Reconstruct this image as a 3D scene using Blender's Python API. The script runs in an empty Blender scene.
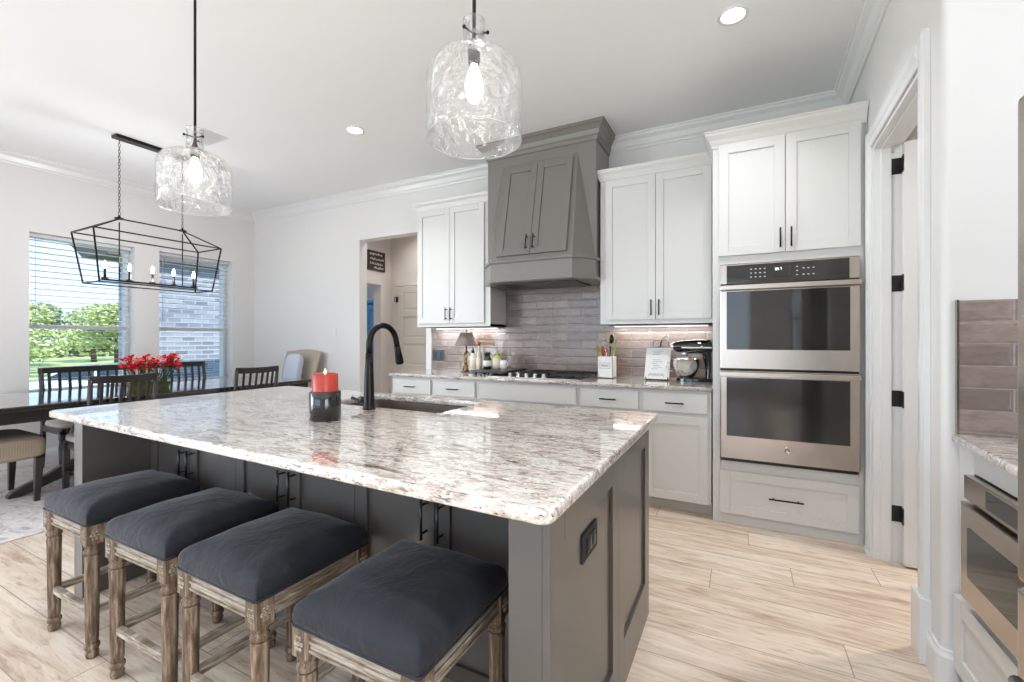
import bpy, bmesh, math, random
from mathutils import Vector, Matrix
PI = math.pi
rnd = random.Random(7)
S = bpy.context.scene
COL = S.collection

# ------------------------------------------------------------------ camera
FPX = 443.0
cd = bpy.data.cameras.new('camera'); cam = bpy.data.objects.new('camera', cd); COL.objects.link(cam)
cam.location = (0, 0, 1.25); cam.rotation_euler = (PI/2, 0, math.radians(27.2))
cd.sensor_width = 36; cd.lens = FPX/1024*36; cd.shift_y = -2/1024; cd.clip_start = .02; cd.clip_end = 300
S.camera = cam
# ------------------------------------------------------------------ world, sun, added fill lamps
W = bpy.data.worlds.new('world'); S.world = W; W.use_nodes = True
nt = W.node_tree; nt.nodes.clear()
o = nt.nodes.new('ShaderNodeOutputWorld'); b = nt.nodes.new('ShaderNodeBackground')
tc = nt.nodes.new('ShaderNodeTexCoord'); sx = nt.nodes.new('ShaderNodeSeparateXYZ'); cr = nt.nodes.new('ShaderNodeValToRGB')
nt.links.new(tc.outputs['Generated'], sx.inputs[0]); nt.links.new(sx.outputs['Z'], cr.inputs[0])
cr.color_ramp.elements[0].position = 0.0; cr.color_ramp.elements[0].color = (.60, .77, 1, 1)
cr.color_ramp.elements[1].position = .55; cr.color_ramp.elements[1].color = (.22, .45, .95, 1)
nt.links.new(cr.outputs[0], b.inputs[0]); b.inputs[1].default_value = 1.25; nt.links.new(b.outputs[0], o.inputs[0])

def light(name, kind, loc, energy, color=(1, 1, 1), rot=(0, 0, 0), size=.1, size_y=None, parent=None, spread=None):
    d = bpy.data.lights.new(name, kind); d.energy = energy; d.color = color
    if kind == 'AREA':
        d.size = size
        if size_y: d.shape = 'RECTANGLE'; d.size_y = size_y
        else: d.shape = 'DISK'
        if spread: d.spread = spread
    elif kind == 'POINT': d.shadow_soft_size = size
    ob = bpy.data.objects.new(name, d); ob.location = loc; ob.rotation_euler = rot; COL.objects.link(ob)
    if parent: ob.parent = parent
    return ob
sun = light('sun', 'SUN', (0, 0, 20), 4.2, (1, .95, .86)); sun.data.angle = .02
sun.rotation_euler = Vector((-.72, .12, -.68)).to_track_quat('-Z', 'Y').to_euler()
# added fill lamps out of view, set in assumed window openings
light('fill_rear', 'AREA', (-2.4, -5.12, 1.45), 34, (.86, .94, 1), (PI/2, 0, 0), 5.2, 2.3)
light('fill_right', 'AREA', (3.1, -1.4, 1.45), 66, (.95, .96, 1), (PI/2, 0, PI/2), 2.6, 2.3)  # added to brighten the island's end panel and the floor
light('fill_side', 'AREA', (-6.5, -2.4, 1.45), 128, (.84, .92, 1), (PI/2, 0, -PI/2), 3.6, 2.2)
S.view_settings.view_transform = 'Standard'; S.view_settings.look = 'None'
S.view_settings.gamma = 1; S.view_settings.use_curve_mapping = False
S.view_settings.exposure = 0.80
S.cycles.use_denoising = True
S.cycles.max_bounces = 10; S.cycles.diffuse_bounces = 5; S.cycles.glossy_bounces = 5
S.cycles.transparent_max_bounces = 16; S.cycles.transmission_bounces = 8
S.cycles.caustics_reflective = False; S.cycles.caustics_refractive = False
S.cycles.sample_clamp_indirect = 6

# ------------------------------------------------------------------ materials
MATS = {}
class NT:
    def __init__(s, name):
        s.m = bpy.data.materials.new(name); s.m.use_nodes = True; s.t = s.m.node_tree
        s.p = s.t.nodes['Principled BSDF']; s.out = s.t.nodes['Material Output']
    def n(s, kind, **kw):
        nd = s.t.nodes.new('ShaderNode' + kind)
        for k, v in kw.items():
            if k.startswith('_'): setattr(nd, k[1:], v)
            else: nd.inputs[k.replace('_', ' ')].default_value = v
        return nd
    def l(s, a, b): s.t.links.new(a, b)
    def ramp(s, fac, stops, interp='LINEAR'):
        r = s.t.nodes.new('ShaderNodeValToRGB'); r.color_ramp.interpolation = interp
        e = r.color_ramp.elements
        while len(e) < len(stops): e.new(.5)
        for i, (p, c) in enumerate(stops): e[i].position = p; e[i].color = (*c, 1)
        s.l(fac, r.inputs[0]); return r.outputs[0]
    def coords(s, scale=(1, 1, 1), rot=(0, 0, 0), src='Object'):
        tcn = s.n('TexCoord'); mp = s.n('Mapping'); mp.inputs['Scale'].default_value = scale; mp.inputs['Rotation'].default_value = rot
        s.l(tcn.outputs[src], mp.inputs[0]); return mp.outputs[0]
    def noise(s, vec, scale, detail=3, rough=.5, dist=0):
        nn = s.n('TexNoise', Scale=scale, Detail=detail, Roughness=rough, Distortion=dist); s.l(vec, nn.inputs['Vector']); return nn.outputs['Fac']
    def bump(s, h, strength=.3, dist=.01):
        bn = s.n('Bump', Strength=strength, Distance=dist); s.l(h, bn.inputs['Height']); s.l(bn.outputs[0], s.p.inputs['Normal']); return bn
    def mix(s, f, a, b, mode='MIX'):
        mx = s.n('Mix', _data_type='RGBA', _blend_type=mode)
        if isinstance(f, (int, float)): mx.inputs[0].default_value = f
        else: s.l(f, mx.inputs[0])
        for v, i in ((a, 6), (b, 7)):
            if isinstance(v, tuple): mx.inputs[i].default_value = (*v, 1)
            else: s.l(v, mx.inputs[i])
        return mx.outputs[2]
def srgb(r, g, b_):
    f = lambda c: (c/255/12.92 if c/255 <= .04045 else ((c/255+.055)/1.055)**2.4)
    return (f(r), f(g), f(b_))
def simple(name, col, rough=.5, metal=0, nscale=0, nstr=.05, coat=0, var=0, sheen=0, stretch=(1, 1, 1), spec=None):
    M = NT(name); p = M.p
    p.inputs['Base Color'].default_value = (*col, 1); p.inputs['Roughness'].default_value = rough; p.inputs['Metallic'].default_value = metal
    p.inputs['Coat Weight'].default_value = coat; p.inputs['Coat Roughness'].default_value = .08
    if spec is not None: p.inputs['Specular IOR Level'].default_value = spec
    if sheen: p.inputs['Sheen Weight'].default_value = sheen; p.inputs['Sheen Roughness'].default_value = .4
    if nscale:
        v = M.coords(stretch); f = M.noise(v, nscale); M.bump(f, nstr, .004)
        if var:
            c = M.ramp(f, [(.3, tuple(x*(1-var) for x in col)), (.7, tuple(min(1, x*(1+var)) for x in col))]); M.l(c, p.inputs['Base Color'])
    MATS[name] = M.m; return M.m
simple('wall', srgb(220, 218, 216), .6, nscale=180, nstr=.05)
simple('ceiling', srgb(238, 239, 240), .55, nscale=90, nstr=.05)
simple('trim', srgb(222, 222, 221), .28, nscale=20, nstr=.01)
simple('cabinet', srgb(212, 211, 208), .32, nscale=25, nstr=.01)
simple('hallpaint', srgb(214, 207, 202), .6, nscale=120, nstr=.04)
simple('doorpaint', srgb(205, 198, 188), .35, nscale=20, nstr=.01)
simple('grey', srgb(122, 118, 113), .30, nscale=30, nstr=.015, coat=.15)
simple('islandgrey', srgb(82, 79, 76), .30, nscale=30, nstr=.015, coat=.35)
simple('black', (.012, .012, .013), .32, nscale=60, nstr=.02)
simple('bronze', srgb(34, 31, 30), .30, metal=.7, nscale=60, nstr=.02)
simple('chain', srgb(70, 64, 58), .35, metal=.6, nscale=60, nstr=.02)
simple('darkwood', srgb(38, 34, 33), .30, nscale=14, nstr=.03, coat=.2, stretch=(6, 1, 6))
simple('tabletop', srgb(40, 34, 33), .10, nscale=10, nstr=.01, coat=1, var=.25, stretch=(8, 1, 8))
simple('glossblack', (.004, .005, .005), .07, nscale=5, nstr=.01, coat=.6)
simple('chrome', (.75, .75, .74), .10, metal=1, nscale=6, nstr=.01)
simple('brass', srgb(176, 150, 110), .25, metal=.9, nscale=30, nstr=.02)
simple('greyfab', srgb(186, 180, 172), .9, nscale=260, nstr=.4, var=.12, sheen=.2)
simple('bluefab', srgb(190, 196, 208), .9, nscale=220, nstr=.4, var=.08, sheen=.2)
simple('beigefab', srgb(170, 158, 142), .85, nscale=300, nstr=.5, var=.15, sheen=.2)
simple('shade', srgb(150, 135, 130), .9, nscale=200, nstr=.3, var=.08)
simple('paper', srgb(240, 239, 236), .6, nscale=40, nstr=.02)
simple('cream', srgb(232, 222, 200), .3, nscale=30, nstr=.02)
simple('redwax', srgb(176, 58, 42), .35, nscale=12, nstr=.03, var=.15)
simple('redpetal', srgb(212, 30, 34), .5, nscale=30, nstr=.05, var=.3)
simple('green', srgb(84, 94, 50), .5, nscale=20, nstr=.1, var=.3)
simple('lime', srgb(196, 214, 60), .4, nscale=20, nstr=.02)
simple('lightwood', srgb(205, 178, 135), .5, nscale=20, nstr=.05, stretch=(1, 1, .2))
simple('amber', srgb(150, 84, 40), .15, nscale=8, nstr=.02, coat=.5)
simple('bottleglass', srgb(216, 206, 178), .08, nscale=8, nstr=.02, coat=.6)
simple('darkbottle', srgb(28, 40, 34), .08, nscale=8, nstr=.02, coat=.6)
simple('blueouter', srgb(60, 108, 150), .4, nscale=12, nstr=.03)
simple('plateblue', srgb(62, 78, 92), .25, nscale=12, nstr=.02)
simple('slatwhite', srgb(214, 216, 220), .4, nscale=12, nstr=.01)
simple('signblack', srgb(52, 40, 38), .7, nscale=50, nstr=.1, var=.2)
simple('rubber', (.02, .02, .02), .7, nscale=40, nstr=.05)
simple('carpaint', srgb(196, 212, 224), .2, nscale=3, nstr=.01, coat=.8)
simple('carglass', (.02, .03, .04), .06, nscale=3, nstr=.01, coat=.5)
simple('bark', srgb(92, 76, 62), .9, nscale=12, nstr=.6, var=.3)
simple('roofing', srgb(96, 88, 84), .9, nscale=40, nstr=.4, var=.2)

M = NT('steel'); v = M.coords((1, 1, 160)); f = M.noise(v, 6, 2); M.bump(f, .03, .001)      # horizontally brushed
M.p.inputs['Base Color'].default_value = (*srgb(188, 178, 168), 1); M.p.inputs['Metallic'].default_value = 1
M.p.inputs['Roughness'].default_value = .24; M.p.inputs['Anisotropic'].default_value = .5; MATS['steel'] = M.m
M = NT('steelsink'); v = M.coords((160, 1, 1)); f = M.noise(v, 6, 2); M.bump(f, .05, .001)
M.p.inputs['Base Color'].default_value = (*srgb(150, 138, 128), 1); M.p.inputs['Metallic'].default_value = .9
M.p.inputs['Roughness'].default_value = .35; MATS['steelsink'] = M.m
M = NT('ovenglass'); v = M.coords((1, 1, 1)); f = M.noise(v, 2, 1); c = M.ramp(f, [(.3, (.022, .021, .020)), (.7, (.032, .031, .029))]); M.l(c, M.p.inputs['Base Color'])
M.p.inputs['Roughness'].default_value = .05; M.p.inputs['IOR'].default_value = 1.55; MATS['ovenglass'] = M.m

# granite: cream ground, warm brown drifts and dark flecks drawn out along the slab
M = NT('granite')
v1 = M.coords((1.0, 3.4, 3.4), (0, 0, .10)); v2 = M.coords((1.0, 4.0, 4.0), (0, 0, -.12)); v0 = M.coords()
base = M.ramp(M.noise(v1, 11, 7, .66, .9), [(.30, srgb(128, 110, 98)), (.43, srgb(190, 178, 167)), (.55, srgb(220, 215, 208)), (.75, srgb(200, 191, 181))])
big = M.noise(M.coords((.8, 1.6, 1.6)), 2.6, 3, .55, .6)
vsum = M.n('Math', _operation='MULTIPLY_ADD'); M.l(big, vsum.inputs[0]); vsum.inputs[1].default_value = .55; M.l(M.noise(v2, 7.5, 10, .74, 1.8), vsum.inputs[2])
vein = M.ramp(vsum.outputs[0], [(.60, (1, 1, 1)), (.735, (0, 0, 0))])
c = M.mix(vein, base, srgb(116, 97, 86))
fl = M.ramp(M.noise(v1, 52, 4, .7, .4), [(.37, (1, 1, 1)), (.415, (0, 0, 0))])
c = M.mix(fl, c, srgb(52, 46, 46))
wh = M.ramp(M.noise(v0, 60, 3, .6), [(.58, (0, 0, 0)), (.70, (1, 1, 1))])
c = M.mix(wh, c, srgb(240, 238, 234)); M.l(c, M.p.inputs['Base Color'])
M.p.inputs['Roughness'].default_value = .07; M.p.inputs['Coat Weight'].default_value = .5; M.p.inputs['Coat Roughness'].default_value = .03
M.bump(M.noise(v0, 6, 2), .02, .003); MATS['granite'] = M.m

# wood-look plank tile
M = NT('planks'); v0 = M.coords((1, 1, 1))
br = M.n('TexBrick', Scale=1.0, Mortar_Size=.0022, Mortar_Smooth=.1, Bias=0.0, Brick_Width=1.22, Row_Height=.203)
br.offset = 0
spx = M.n('SeparateXYZ'); M.l(v0, spx.inputs[0]); dvd = M.n('Math', _operation='DIVIDE'); M.l(spx.outputs['Y'], dvd.inputs[0]); dvd.inputs[1].default_value = .203
flr = M.n('Math', _operation='FLOOR'); M.l(dvd.outputs[0], flr.inputs[0]); wn = M.n('TexWhiteNoise', _noise_dimensions='1D'); M.l(flr.outputs[0], wn.inputs['W'])
shx = M.n('Math', _operation='MULTIPLY_ADD'); M.l(wn.outputs['Value'], shx.inputs[0]); shx.inputs[1].default_value = 1.22; M.l(spx.outputs['X'], shx.inputs[2])
cbx = M.n('CombineXYZ'); M.l(shx.outputs[0], cbx.inputs[0]); M.l(spx.outputs['Y'], cbx.inputs[1]); v0s = cbx.outputs[0]
br.inputs['Color1'].default_value = (.2, .2, .2, 1); br.inputs['Color2'].default_value = (.8, .8, .8, 1); br.inputs['Mortar'].default_value = (.5, .5, .5, 1)
M.l(v0s, br.inputs['Vector'])
vg = M.coords((.9, 7, 1)); wp = M.n('VectorMath', _operation='ADD'); M.l(vg, wp.inputs[0]); M.l(br.outputs['Color'], wp.inputs[1])
g1 = M.noise(wp.outputs[0], 2.2, 7, .62, .9); g2 = M.noise(wp.outputs[0], 9, 5, .6, .3)
c = M.ramp(g1, [(.26, srgb(168, 144, 126)), (.42, srgb(202, 182, 162)), (.56, srgb(219, 203, 186)), (.75, srgb(228, 216, 202))])
c = M.mix(M.ramp(g2, [(.32, (.45, .45, .45)), (.46, (0, 0, 0))]), c, srgb(146, 120, 100))
c = M.mix(.16, c, br.outputs['Color'], 'SOFT_LIGHT')
c = M.mix(br.outputs['Fac'], c, srgb(158, 146, 134)); M.l(c, M.p.inputs['Base Color'])
M.p.inputs['Roughness'].default_value = .27; M.bump(M.mix(br.outputs['Fac'], g2, (0, 0, 0)), .06, .004); MATS['planks'] = M.m

def tile(name, c1, c2, mort, ox=0, oz=0):
    M = NT(name); tcn = M.n('TexCoord'); sp = M.n('SeparateXYZ'); cb = M.n('CombineXYZ'); M.l(tcn.outputs['Object'], sp.inputs[0])
    a = M.n('Math', _operation='ADD'); a.inputs[1].default_value = ox; M.l(sp.outputs['X'], a.inputs[0])
    a2 = M.n('Math', _operation='ADD'); a2.inputs[1].default_value = oz; M.l(sp.outputs['Z'], a2.inputs[0])
    M.l(a.outputs[0], cb.inputs[0]); M.l(a2.outputs[0], cb.inputs[1])
    def brick(ms, sm):
        b_ = M.n('TexBrick', Scale=1.0, Mortar_Size=ms, Mortar_Smooth=sm, Bias=0.0, Brick_Width=.305, Row_Height=.0775); b_.offset = .5
        b_.inputs['Color1'].default_value = (*c1, 1); b_.inputs['Color2'].default_value = (*c2, 1); b_.inputs['Mortar'].default_value = (*mort, 1)
        M.l(cb.outputs[0], b_.inputs['Vector']); return b_
    b1 = brick(.0022, .1); b2 = brick(.012, 1.0)
    nz = M.noise(M.coords((1, 1, 2.5)), 14, 4, .6, .5)
    c = M.mix(M.ramp(nz, [(.35, (.45, .45, .45)), (.6, (0, 0, 0))]), b1.outputs['Color'], tuple(x*.72 for x in c1)); M.l(c, M.p.inputs['Base Color'])
    hh = M.n('Math', _operation='MULTIPLY_ADD'); M.l(b2.outputs['Fac'], hh.inputs[0]); hh.inputs[1].default_value = -1.0; M.l(nz, hh.inputs[2])
    M.bump(hh.outputs[0], .55, .006); M.p.inputs['Roughness'].default_value = .12; M.p.inputs['Coat Weight'].default_value = .4; MATS[name] = M.m
tile('tile', srgb(128, 114, 107), srgb(154, 139, 131), srgb(160, 151, 144), .09, .006)

# weathered oak of the stools
def oak(name, a, b_, c_):
    M = NT(name); g = M.noise(M.coords((28, 28, 3)), 2.2, 6, .65, .4)
    c = M.ramp(g, [(.34, a), (.5, b_), (.64, c_)]); M.l(c, M.p.inputs['Base Color']); M.p.inputs['Roughness'].default_value = .75; M.bump(g, .45, .003); MATS[name] = M.m
oak('oak', srgb(62, 48, 37), srgb(102, 82, 63), srgb(150, 132, 112))
M = NT('oakrail'); g = M.noise(M.coords((4, 4, 40)), 3, 6, .65, .4)
M.l(M.ramp(g, [(.34, srgb(98, 82, 66)), (.5, srgb(142, 130, 114)), (.66, srgb(180, 172, 160))]), M.p.inputs['Base Color']); M.p.inputs['Roughness'].default_value = .75; M.bump(g, .4, .003); MATS['oakrail'] = M.m
M = NT('navy'); w1 = M.noise(M.coords((1, 1, 1)), 7, 4, .6, .8); w2 = M.noise(M.coords(), 420, 2)
M.l(M.ramp(w1, [(.3, srgb(15, 17, 23)), (.7, srgb(26, 29, 40))]), M.p.inputs['Base Color']); M.p.inputs['Roughness'].default_value = .8
M.p.inputs['Sheen Weight'].default_value = .18; M.p.inputs['Sheen Roughness'].default_value = .35
hh = M.n('Math', _operation='MULTIPLY_ADD'); M.l(w2, hh.inputs[0]); hh.inputs[1].default_value = .06; M.l(w1, hh.inputs[2]); M.bump(hh.outputs[0], .35, .03); MATS['navy'] = M.m

# patterned seat cloth (small diamonds)
M = NT('diamond'); ck = M.n('TexVoronoi', Scale=70); ck.distance = 'MANHATTAN'; ck.inputs['Randomness'].default_value = .1; M.l(M.coords(), ck.inputs['Vector'])
M.l(M.ramp(ck.outputs['Distance'], [(.25, srgb(98, 82, 68)), (.5, srgb(166, 150, 132))]), M.p.inputs['Base Color']); M.p.inputs['Roughness'].default_value = .8
M.bump(ck.outputs['Distance'], .3, .003); MATS['diamond'] = M.m

# rug
M = NT('rug'); a = M.noise(M.coords((1.2, 1.8, 1)), 6, 6, .7, 1.5); b_ = M.noise(M.coords(), 300, 2)
M.l(M.ramp(a, [(.32, srgb(150, 142, 148)), (.44, srgb(196, 188, 186)), (.6, srgb(216, 209, 204)), (.75, srgb(176, 168, 170))]), M.p.inputs['Base Color'])
M.p.inputs['Roughness'].default_value = .95; M.bump(b_, .4, .004); MATS['rug'] = M.m

# outdoors
M = NT('lawn'); a = M.noise(M.coords(), .35, 6, .7); M.l(M.ramp(a, [(.35, srgb(150, 168, 96)), (.6, srgb(196, 206, 140))]), M.p.inputs['Base Color']); M.p.inputs['Roughness'].default_value = .9; M.bump(M.noise(M.coords(), 30), .5, .03); MATS['lawn'] = M.m
def leafm(name, a, b_):
    M = NT(name); f = M.noise(M.coords(), 3, 3); M.l(M.ramp(f, [(.35, a), (.65, b_)]), M.p.inputs['Base Color']); M.p.inputs['Roughness'].default_value = .6
    M.p.inputs['Subsurface Weight'].default_value = 0; MATS[name] = M.m
leafm('leafA', srgb(150, 168, 108), srgb(205, 214, 156)); leafm('leafB', srgb(116, 134, 92), srgb(160, 174, 124))
M = NT('brick'); tcn = M.n('TexCoord'); sp = M.n('SeparateXYZ'); cb = M.n('CombineXYZ'); M.l(tcn.outputs['Object'], sp.inputs[0]); M.l(sp.outputs['Y'], cb.inputs[0]); M.l(sp.outputs['Z'], cb.inputs[1])
bb = M.n('TexBrick', Scale=1.0, Mortar_Size=.011, Mortar_Smooth=.2, Bias=-.2, Brick_Width=.23, Row_Height=.085)
bb.inputs['Color1'].default_value = (*srgb(140, 147, 160), 1); bb.inputs['Color2'].default_value = (*srgb(84, 92, 108), 1); bb.inputs['Mortar'].default_value = (*srgb(160, 163, 168), 1)
M.l(cb.outputs[0], bb.inputs['Vector']); M.l(bb.outputs['Color'], M.p.inputs['Base Color']); M.p.inputs['Roughness'].default_value = .9; M.bump(bb.outputs['Fac'], -.4, .01); MATS['brick'] = M.m

# glass: thin-walled, mostly see-through with fresnel shine
def thin_glass(name, tint, edge, bstr=0, bscale=20, gl=1.0, bdist=.02, milk=0):
    M = NT(name); t = M.t; t.nodes.remove(M.p)
    tr = M.n('BsdfTransparent'); tr.inputs[0].default_value = (*tint, 1); gg = M.n('BsdfGlossy'); gg.inputs['Roughness'].default_value = .03
    lw = M.n('LayerWeight'); lw.inputs[0].default_value = edge
    ml = M.n('Math', _operation='MULTIPLY'); M.l(lw.outputs['Fresnel'], ml.inputs[0]); ml.inputs[1].default_value = gl
    mx = M.n('MixShader'); M.l(ml.outputs[0], mx.inputs[0]); M.l(tr.outputs[0], mx.inputs[1]); M.l(gg.outputs[0], mx.inputs[2])
    if bstr:
        vv = M.coords(); vo = M.n('TexVoronoi', Scale=bscale); vo.feature = 'SMOOTH_F1'; M.l(vv, vo.inputs['Vector'])
        n2 = M.noise(vv, bscale*.8, 2, .5, .6); ad = M.n('Math', _operation='ADD'); M.l(vo.outputs['Distance'], ad.inputs[0]); M.l(n2, ad.inputs[1])
        bn = M.n('Bump', Strength=bstr, Distance=bdist); M.l(ad.outputs[0], bn.inputs['Height']); M.l(bn.outputs[0], gg.inputs['Normal']); M.l(bn.outputs[0], lw.inputs['Normal'])
    last = mx.outputs[0]
    if milk:
        df = M.n('BsdfTranslucent'); df.inputs[0].default_value = (1, 1, 1, 1); d2 = M.n('BsdfDiffuse'); d2.inputs[0].default_value = (1, 1, 1, 1)
        m3 = M.n('MixShader', Fac=.5); M.l(df.outputs[0], m3.inputs[1]); M.l(d2.outputs[0], m3.inputs[2])
        m4 = M.n('MixShader', Fac=milk); M.l(last, m4.inputs[1]); M.l(m3.outputs[0], m4.inputs[2]); last = m4.outputs[0]
        if bstr: M.l(bn.outputs[0], df.inputs['Normal']); M.l(bn.outputs[0], d2.inputs['Normal'])
    M.l(last, M.out.inputs['Surface']); MATS[name] = M.m
thin_glass('pane', (.97, .98, .98), .25, gl=.6)
thin_glass('hammered', (1, 1, 1), .30, .75, 34, .65, .012, .05)
thin_glass('rimglass', (1, 1, 1), .4, gl=.8, milk=.35)
def emit(name, col, st):
    M = NT(name); M.p.inputs['Base Color'].default_value = (*col, 1); M.p.inputs['Emission Color'].default_value = (*col, 1); M.p.inputs['Emission Strength'].default_value = st; MATS[name] = M.m
emit('bulb', (1, .93, .82), 14); emit('candlebulb', (1, .90, .72), 14); emit('diffuser', (1, .97, .92), 6); emit('flame', (1, .72, .3), 14)
emit('display', (.75, .85, 1), 1.2); emit('ledstrip', (1, .90, .82), 2.5)

# ------------------------------------------------------------------ mesh builder
class MB:
    def __init__(s, m=None): s.v = []; s.f = []; s.m = m or Matrix.Identity(4); s.sm = []
    def add(s, vs, fs, smooth=False):
        k = len(s.v); s.v += [s.m @ Vector(p) for p in vs]; s.f += [[i+k for i in f] for f in fs]; s.sm += [smooth]*len(fs); return s
    def box(s, x0, x1, y0, y1, z0, z1):
        x0, x1 = sorted((x0, x1)); y0, y1 = sorted((y0, y1)); z0, z1 = sorted((z0, z1))
        vs = [(x, y, z) for z in (z0, z1) for y in (y0, y1) for x in (x0, x1)]
        return s.add(vs, [(0, 2, 3, 1), (4, 5, 7, 6), (0, 1, 5, 4), (2, 6, 7, 3), (0, 4, 6, 2), (1, 3, 7, 5)])
    def prism(s, poly, z0, z1):           # vertical prism of an xy polygon
        n = len(poly); vs = [(x, y, z0) for x, y in poly] + [(x, y, z1) for x, y in poly]
        return s.add(vs, [tuple(range(n))[::-1], tuple(range(n, 2*n))] + [(i, (i+1) % n, n+(i+1) % n, n+i) for i in range(n)])
    def hexa(s, lo, hi):                  # two quads of 4 points
        return s.add(list(lo)+list(hi), [(3, 2, 1, 0), (4, 5, 6, 7)] + [(i, (i+1) % 4, 4+(i+1) % 4, 4+i) for i in range(4)])
    def lathe(s, prof, c=(0, 0, 0), n=24, rad=None, smooth=True, cap=True):
        vs = []; fs = []; R = len(prof)
        for (r, z) in prof:
            for i in range(n):
                a = 2*PI*i/n; rr = r*(rad(a, z) if rad else 1); vs.append((c[0]+rr*math.cos(a), c[1]+rr*math.sin(a), c[2]+z))
        for k in range(R-1):
            for i in range(n): j = (i+1) % n; fs.append((k*n+i, k*n+j, (k+1)*n+j, (k+1)*n+i))
        s.add(vs, fs, smooth)
        if cap:
            k0 = len(s.v)-len(vs)
            for kk, rev in ((0, True), (R-1, False)):
                if prof[kk][0] > 1e-5:
                    ring = [k0+kk*n+i for i in range(n)]; s.f.append(ring[::-1] if rev else ring); s.sm.append(False)
        return s
    def tube(s, pts, r, n=8, closed=False, smooth=True):
        pts = [Vector(p) for p in pts]; N = len(pts); rs = r if isinstance(r, (list, tuple)) else [r]*N
        vs = []; up = None
        for i, p in enumerate(pts):
            if closed: t = pts[(i+1) % N]-pts[i-1]
            else: t = pts[min(i+1, N-1)]-pts[max(i-1, 0)]
            t.normalize()
            if up is None: up = Vector((0, 0, 1)) if abs(t.z) < .9 else Vector((1, 0, 0))
            a = t.cross(up)
            if a.length < 1e-4: a = t.cross(Vector((0, 1, 0)))
            a.normalize(); b_ = a.cross(t).normalized(); up = b_
            for k in range(n): an = 2*PI*k/n; vs.append(p+(a*math.cos(an)+b_*math.sin(an))*rs[i])
        fs = []
        for i in range(N if closed else N-1):
            i2 = (i+1) % N
            for k in range(n): k2 = (k+1) % n; fs.append((i*n+k, i*n+k2, i2*n+k2, i2*n+k))
        if not closed: fs += [tuple(range(n))[::-1], tuple((N-1)*n+k for k in range(n))]
        return s.add(vs, fs, smooth)
    def bar(s, a, b_, w, h=None, up=(0, 0, 1)):   # square bar between two points
        a = Vector(a); b_ = Vector(b_); h = h or w; t = (b_-a).normalized(); u = Vector(up)
        if abs(t.dot(u)) > .95: u = Vector((1, 0, 0))
        x = t.cross(u).normalized()*w/2; y = x.cross(t).normalized()*h/2
        return s.hexa([a-x-y, a+x-y, a+x+y, a-x+y], [b_-x-y, b_+x-y, b_+x+y, b_-x+y])
    def sweep(s, prof, path, closed=False):       # profile (out, z) along xy path, mitred; out = right of travel
        N = len(path); P = [Vector((p[0], p[1])) for p in path]; rings = []
        for i in range(N):
            d1 = (P[i]-P[i-1]).normalized() if (i > 0 or closed) else None
            d2 = (P[(i+1) % N]-P[i]).normalized() if (i < N-1 or closed) else None
            if d1 is None: d1 = d2
            if d2 is None: d2 = d1
            n1 = Vector((d1.y, -d1.x)); n2 = Vector((d2.y, -d2.x)); nn = (n1+n2).normalized(); k = 1/max(.2, nn.dot(n1))
            rings.append([(P[i].x+nn.x*k*o_, P[i].y+nn.y*k*o_, z) for o_, z in prof])
        n = len(prof); vs = [p for r in rings for p in r]; fs = []
        for i in range(N if closed else N-1):
            i2 = (i+1) % N
            for k in range(n): k2 = (k+1) % n; fs.append((i*n+k, i2*n+k, i2*n+k2, i*n+k2))
        if not closed: fs += [tuple(range(n)), tuple((N-1)*n+k for k in range(n))[::-1]]
        return s.add(vs, fs)
    def ball(s, c, r, n=12, e1=1, e2=1, zmin=None):  # superellipsoid, r = (rx, ry, rz)
        if isinstance(r, (int, float)): r = (r, r, r)
        sp = lambda x, e: math.copysign(abs(x)**e, x); vs = []; fs = []; m = max(6, n//2+2)
        for j in range(m+1):
            ph = -PI/2+PI*j/m
            for i in range(n):
                a = 2*PI*i/n; z = r[2]*sp(math.sin(ph), e1)
                if zmin is not None: z = max(z, zmin)
                cc = sp(math.cos(ph), e1); vs.append((c[0]+r[0]*cc*sp(math.cos(a), e2), c[1]+r[1]*cc*sp(math.sin(a), e2), c[2]+z))
        for j in range(m):
            for i in range(n): k = (i+1) % n; fs.append((j*n+i, j*n+k, (j+1)*n+k, (j+1)*n+i))
        return s.add(vs, fs, True)
    def shaker(s, w, h, t=.02, st=.058, rec=.009):   # door in local x (0..w), z (0..h), outer face at y=-t
        s.box(0, st, -t, 0, 0, h); s.box(w-st, w, -t, 0, 0, h); s.box(st, w-st, -t, 0, 0, st); s.box(st, w-st, -t, 0, h-st, h)
        s.box(st, w-st, -t+rec, 0, st, h-st); return s
    def build(s, name, mat, parent=None, bev=0, seg=2, local=False, auto=None):
        me = bpy.data.meshes.new(name); off = Vector((0, 0, 0))
        if parent is not None and not local:
            r = parent
            while r.parent: r = r.parent
            off = r.location
        me.from_pydata([tuple(p-off) for p in s.v], [], s.f); me.update()
        for i, p in enumerate(me.polygons): p.use_smooth = s.sm[i]
        bm = bmesh.new(); bm.from_mesh(me); bmesh.ops.remove_doubles(bm, verts=bm.verts, dist=1e-6) if not bev else None
        bmesh.ops.recalc_face_normals(bm, faces=bm.faces); bm.to_mesh(me); bm.free()
        me.materials.append(MATS[mat] if isinstance(mat, str) else mat)
        ob = bpy.data.objects.new(name, me); COL.objects.link(ob)
        if parent is not None: ob.parent = parent
        if bev:
            md = ob.modifiers.new('bevel', 'BEVEL'); md.width = bev; md.segments = seg; md.limit_method = 'ANGLE'; md.angle_limit = .6; md.harden_normals = False
        return ob
def T(x, y, z, rz=0): return Matrix.Translation((x, y, z)) @ Matrix.Rotation(rz, 4, 'Z')
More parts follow.
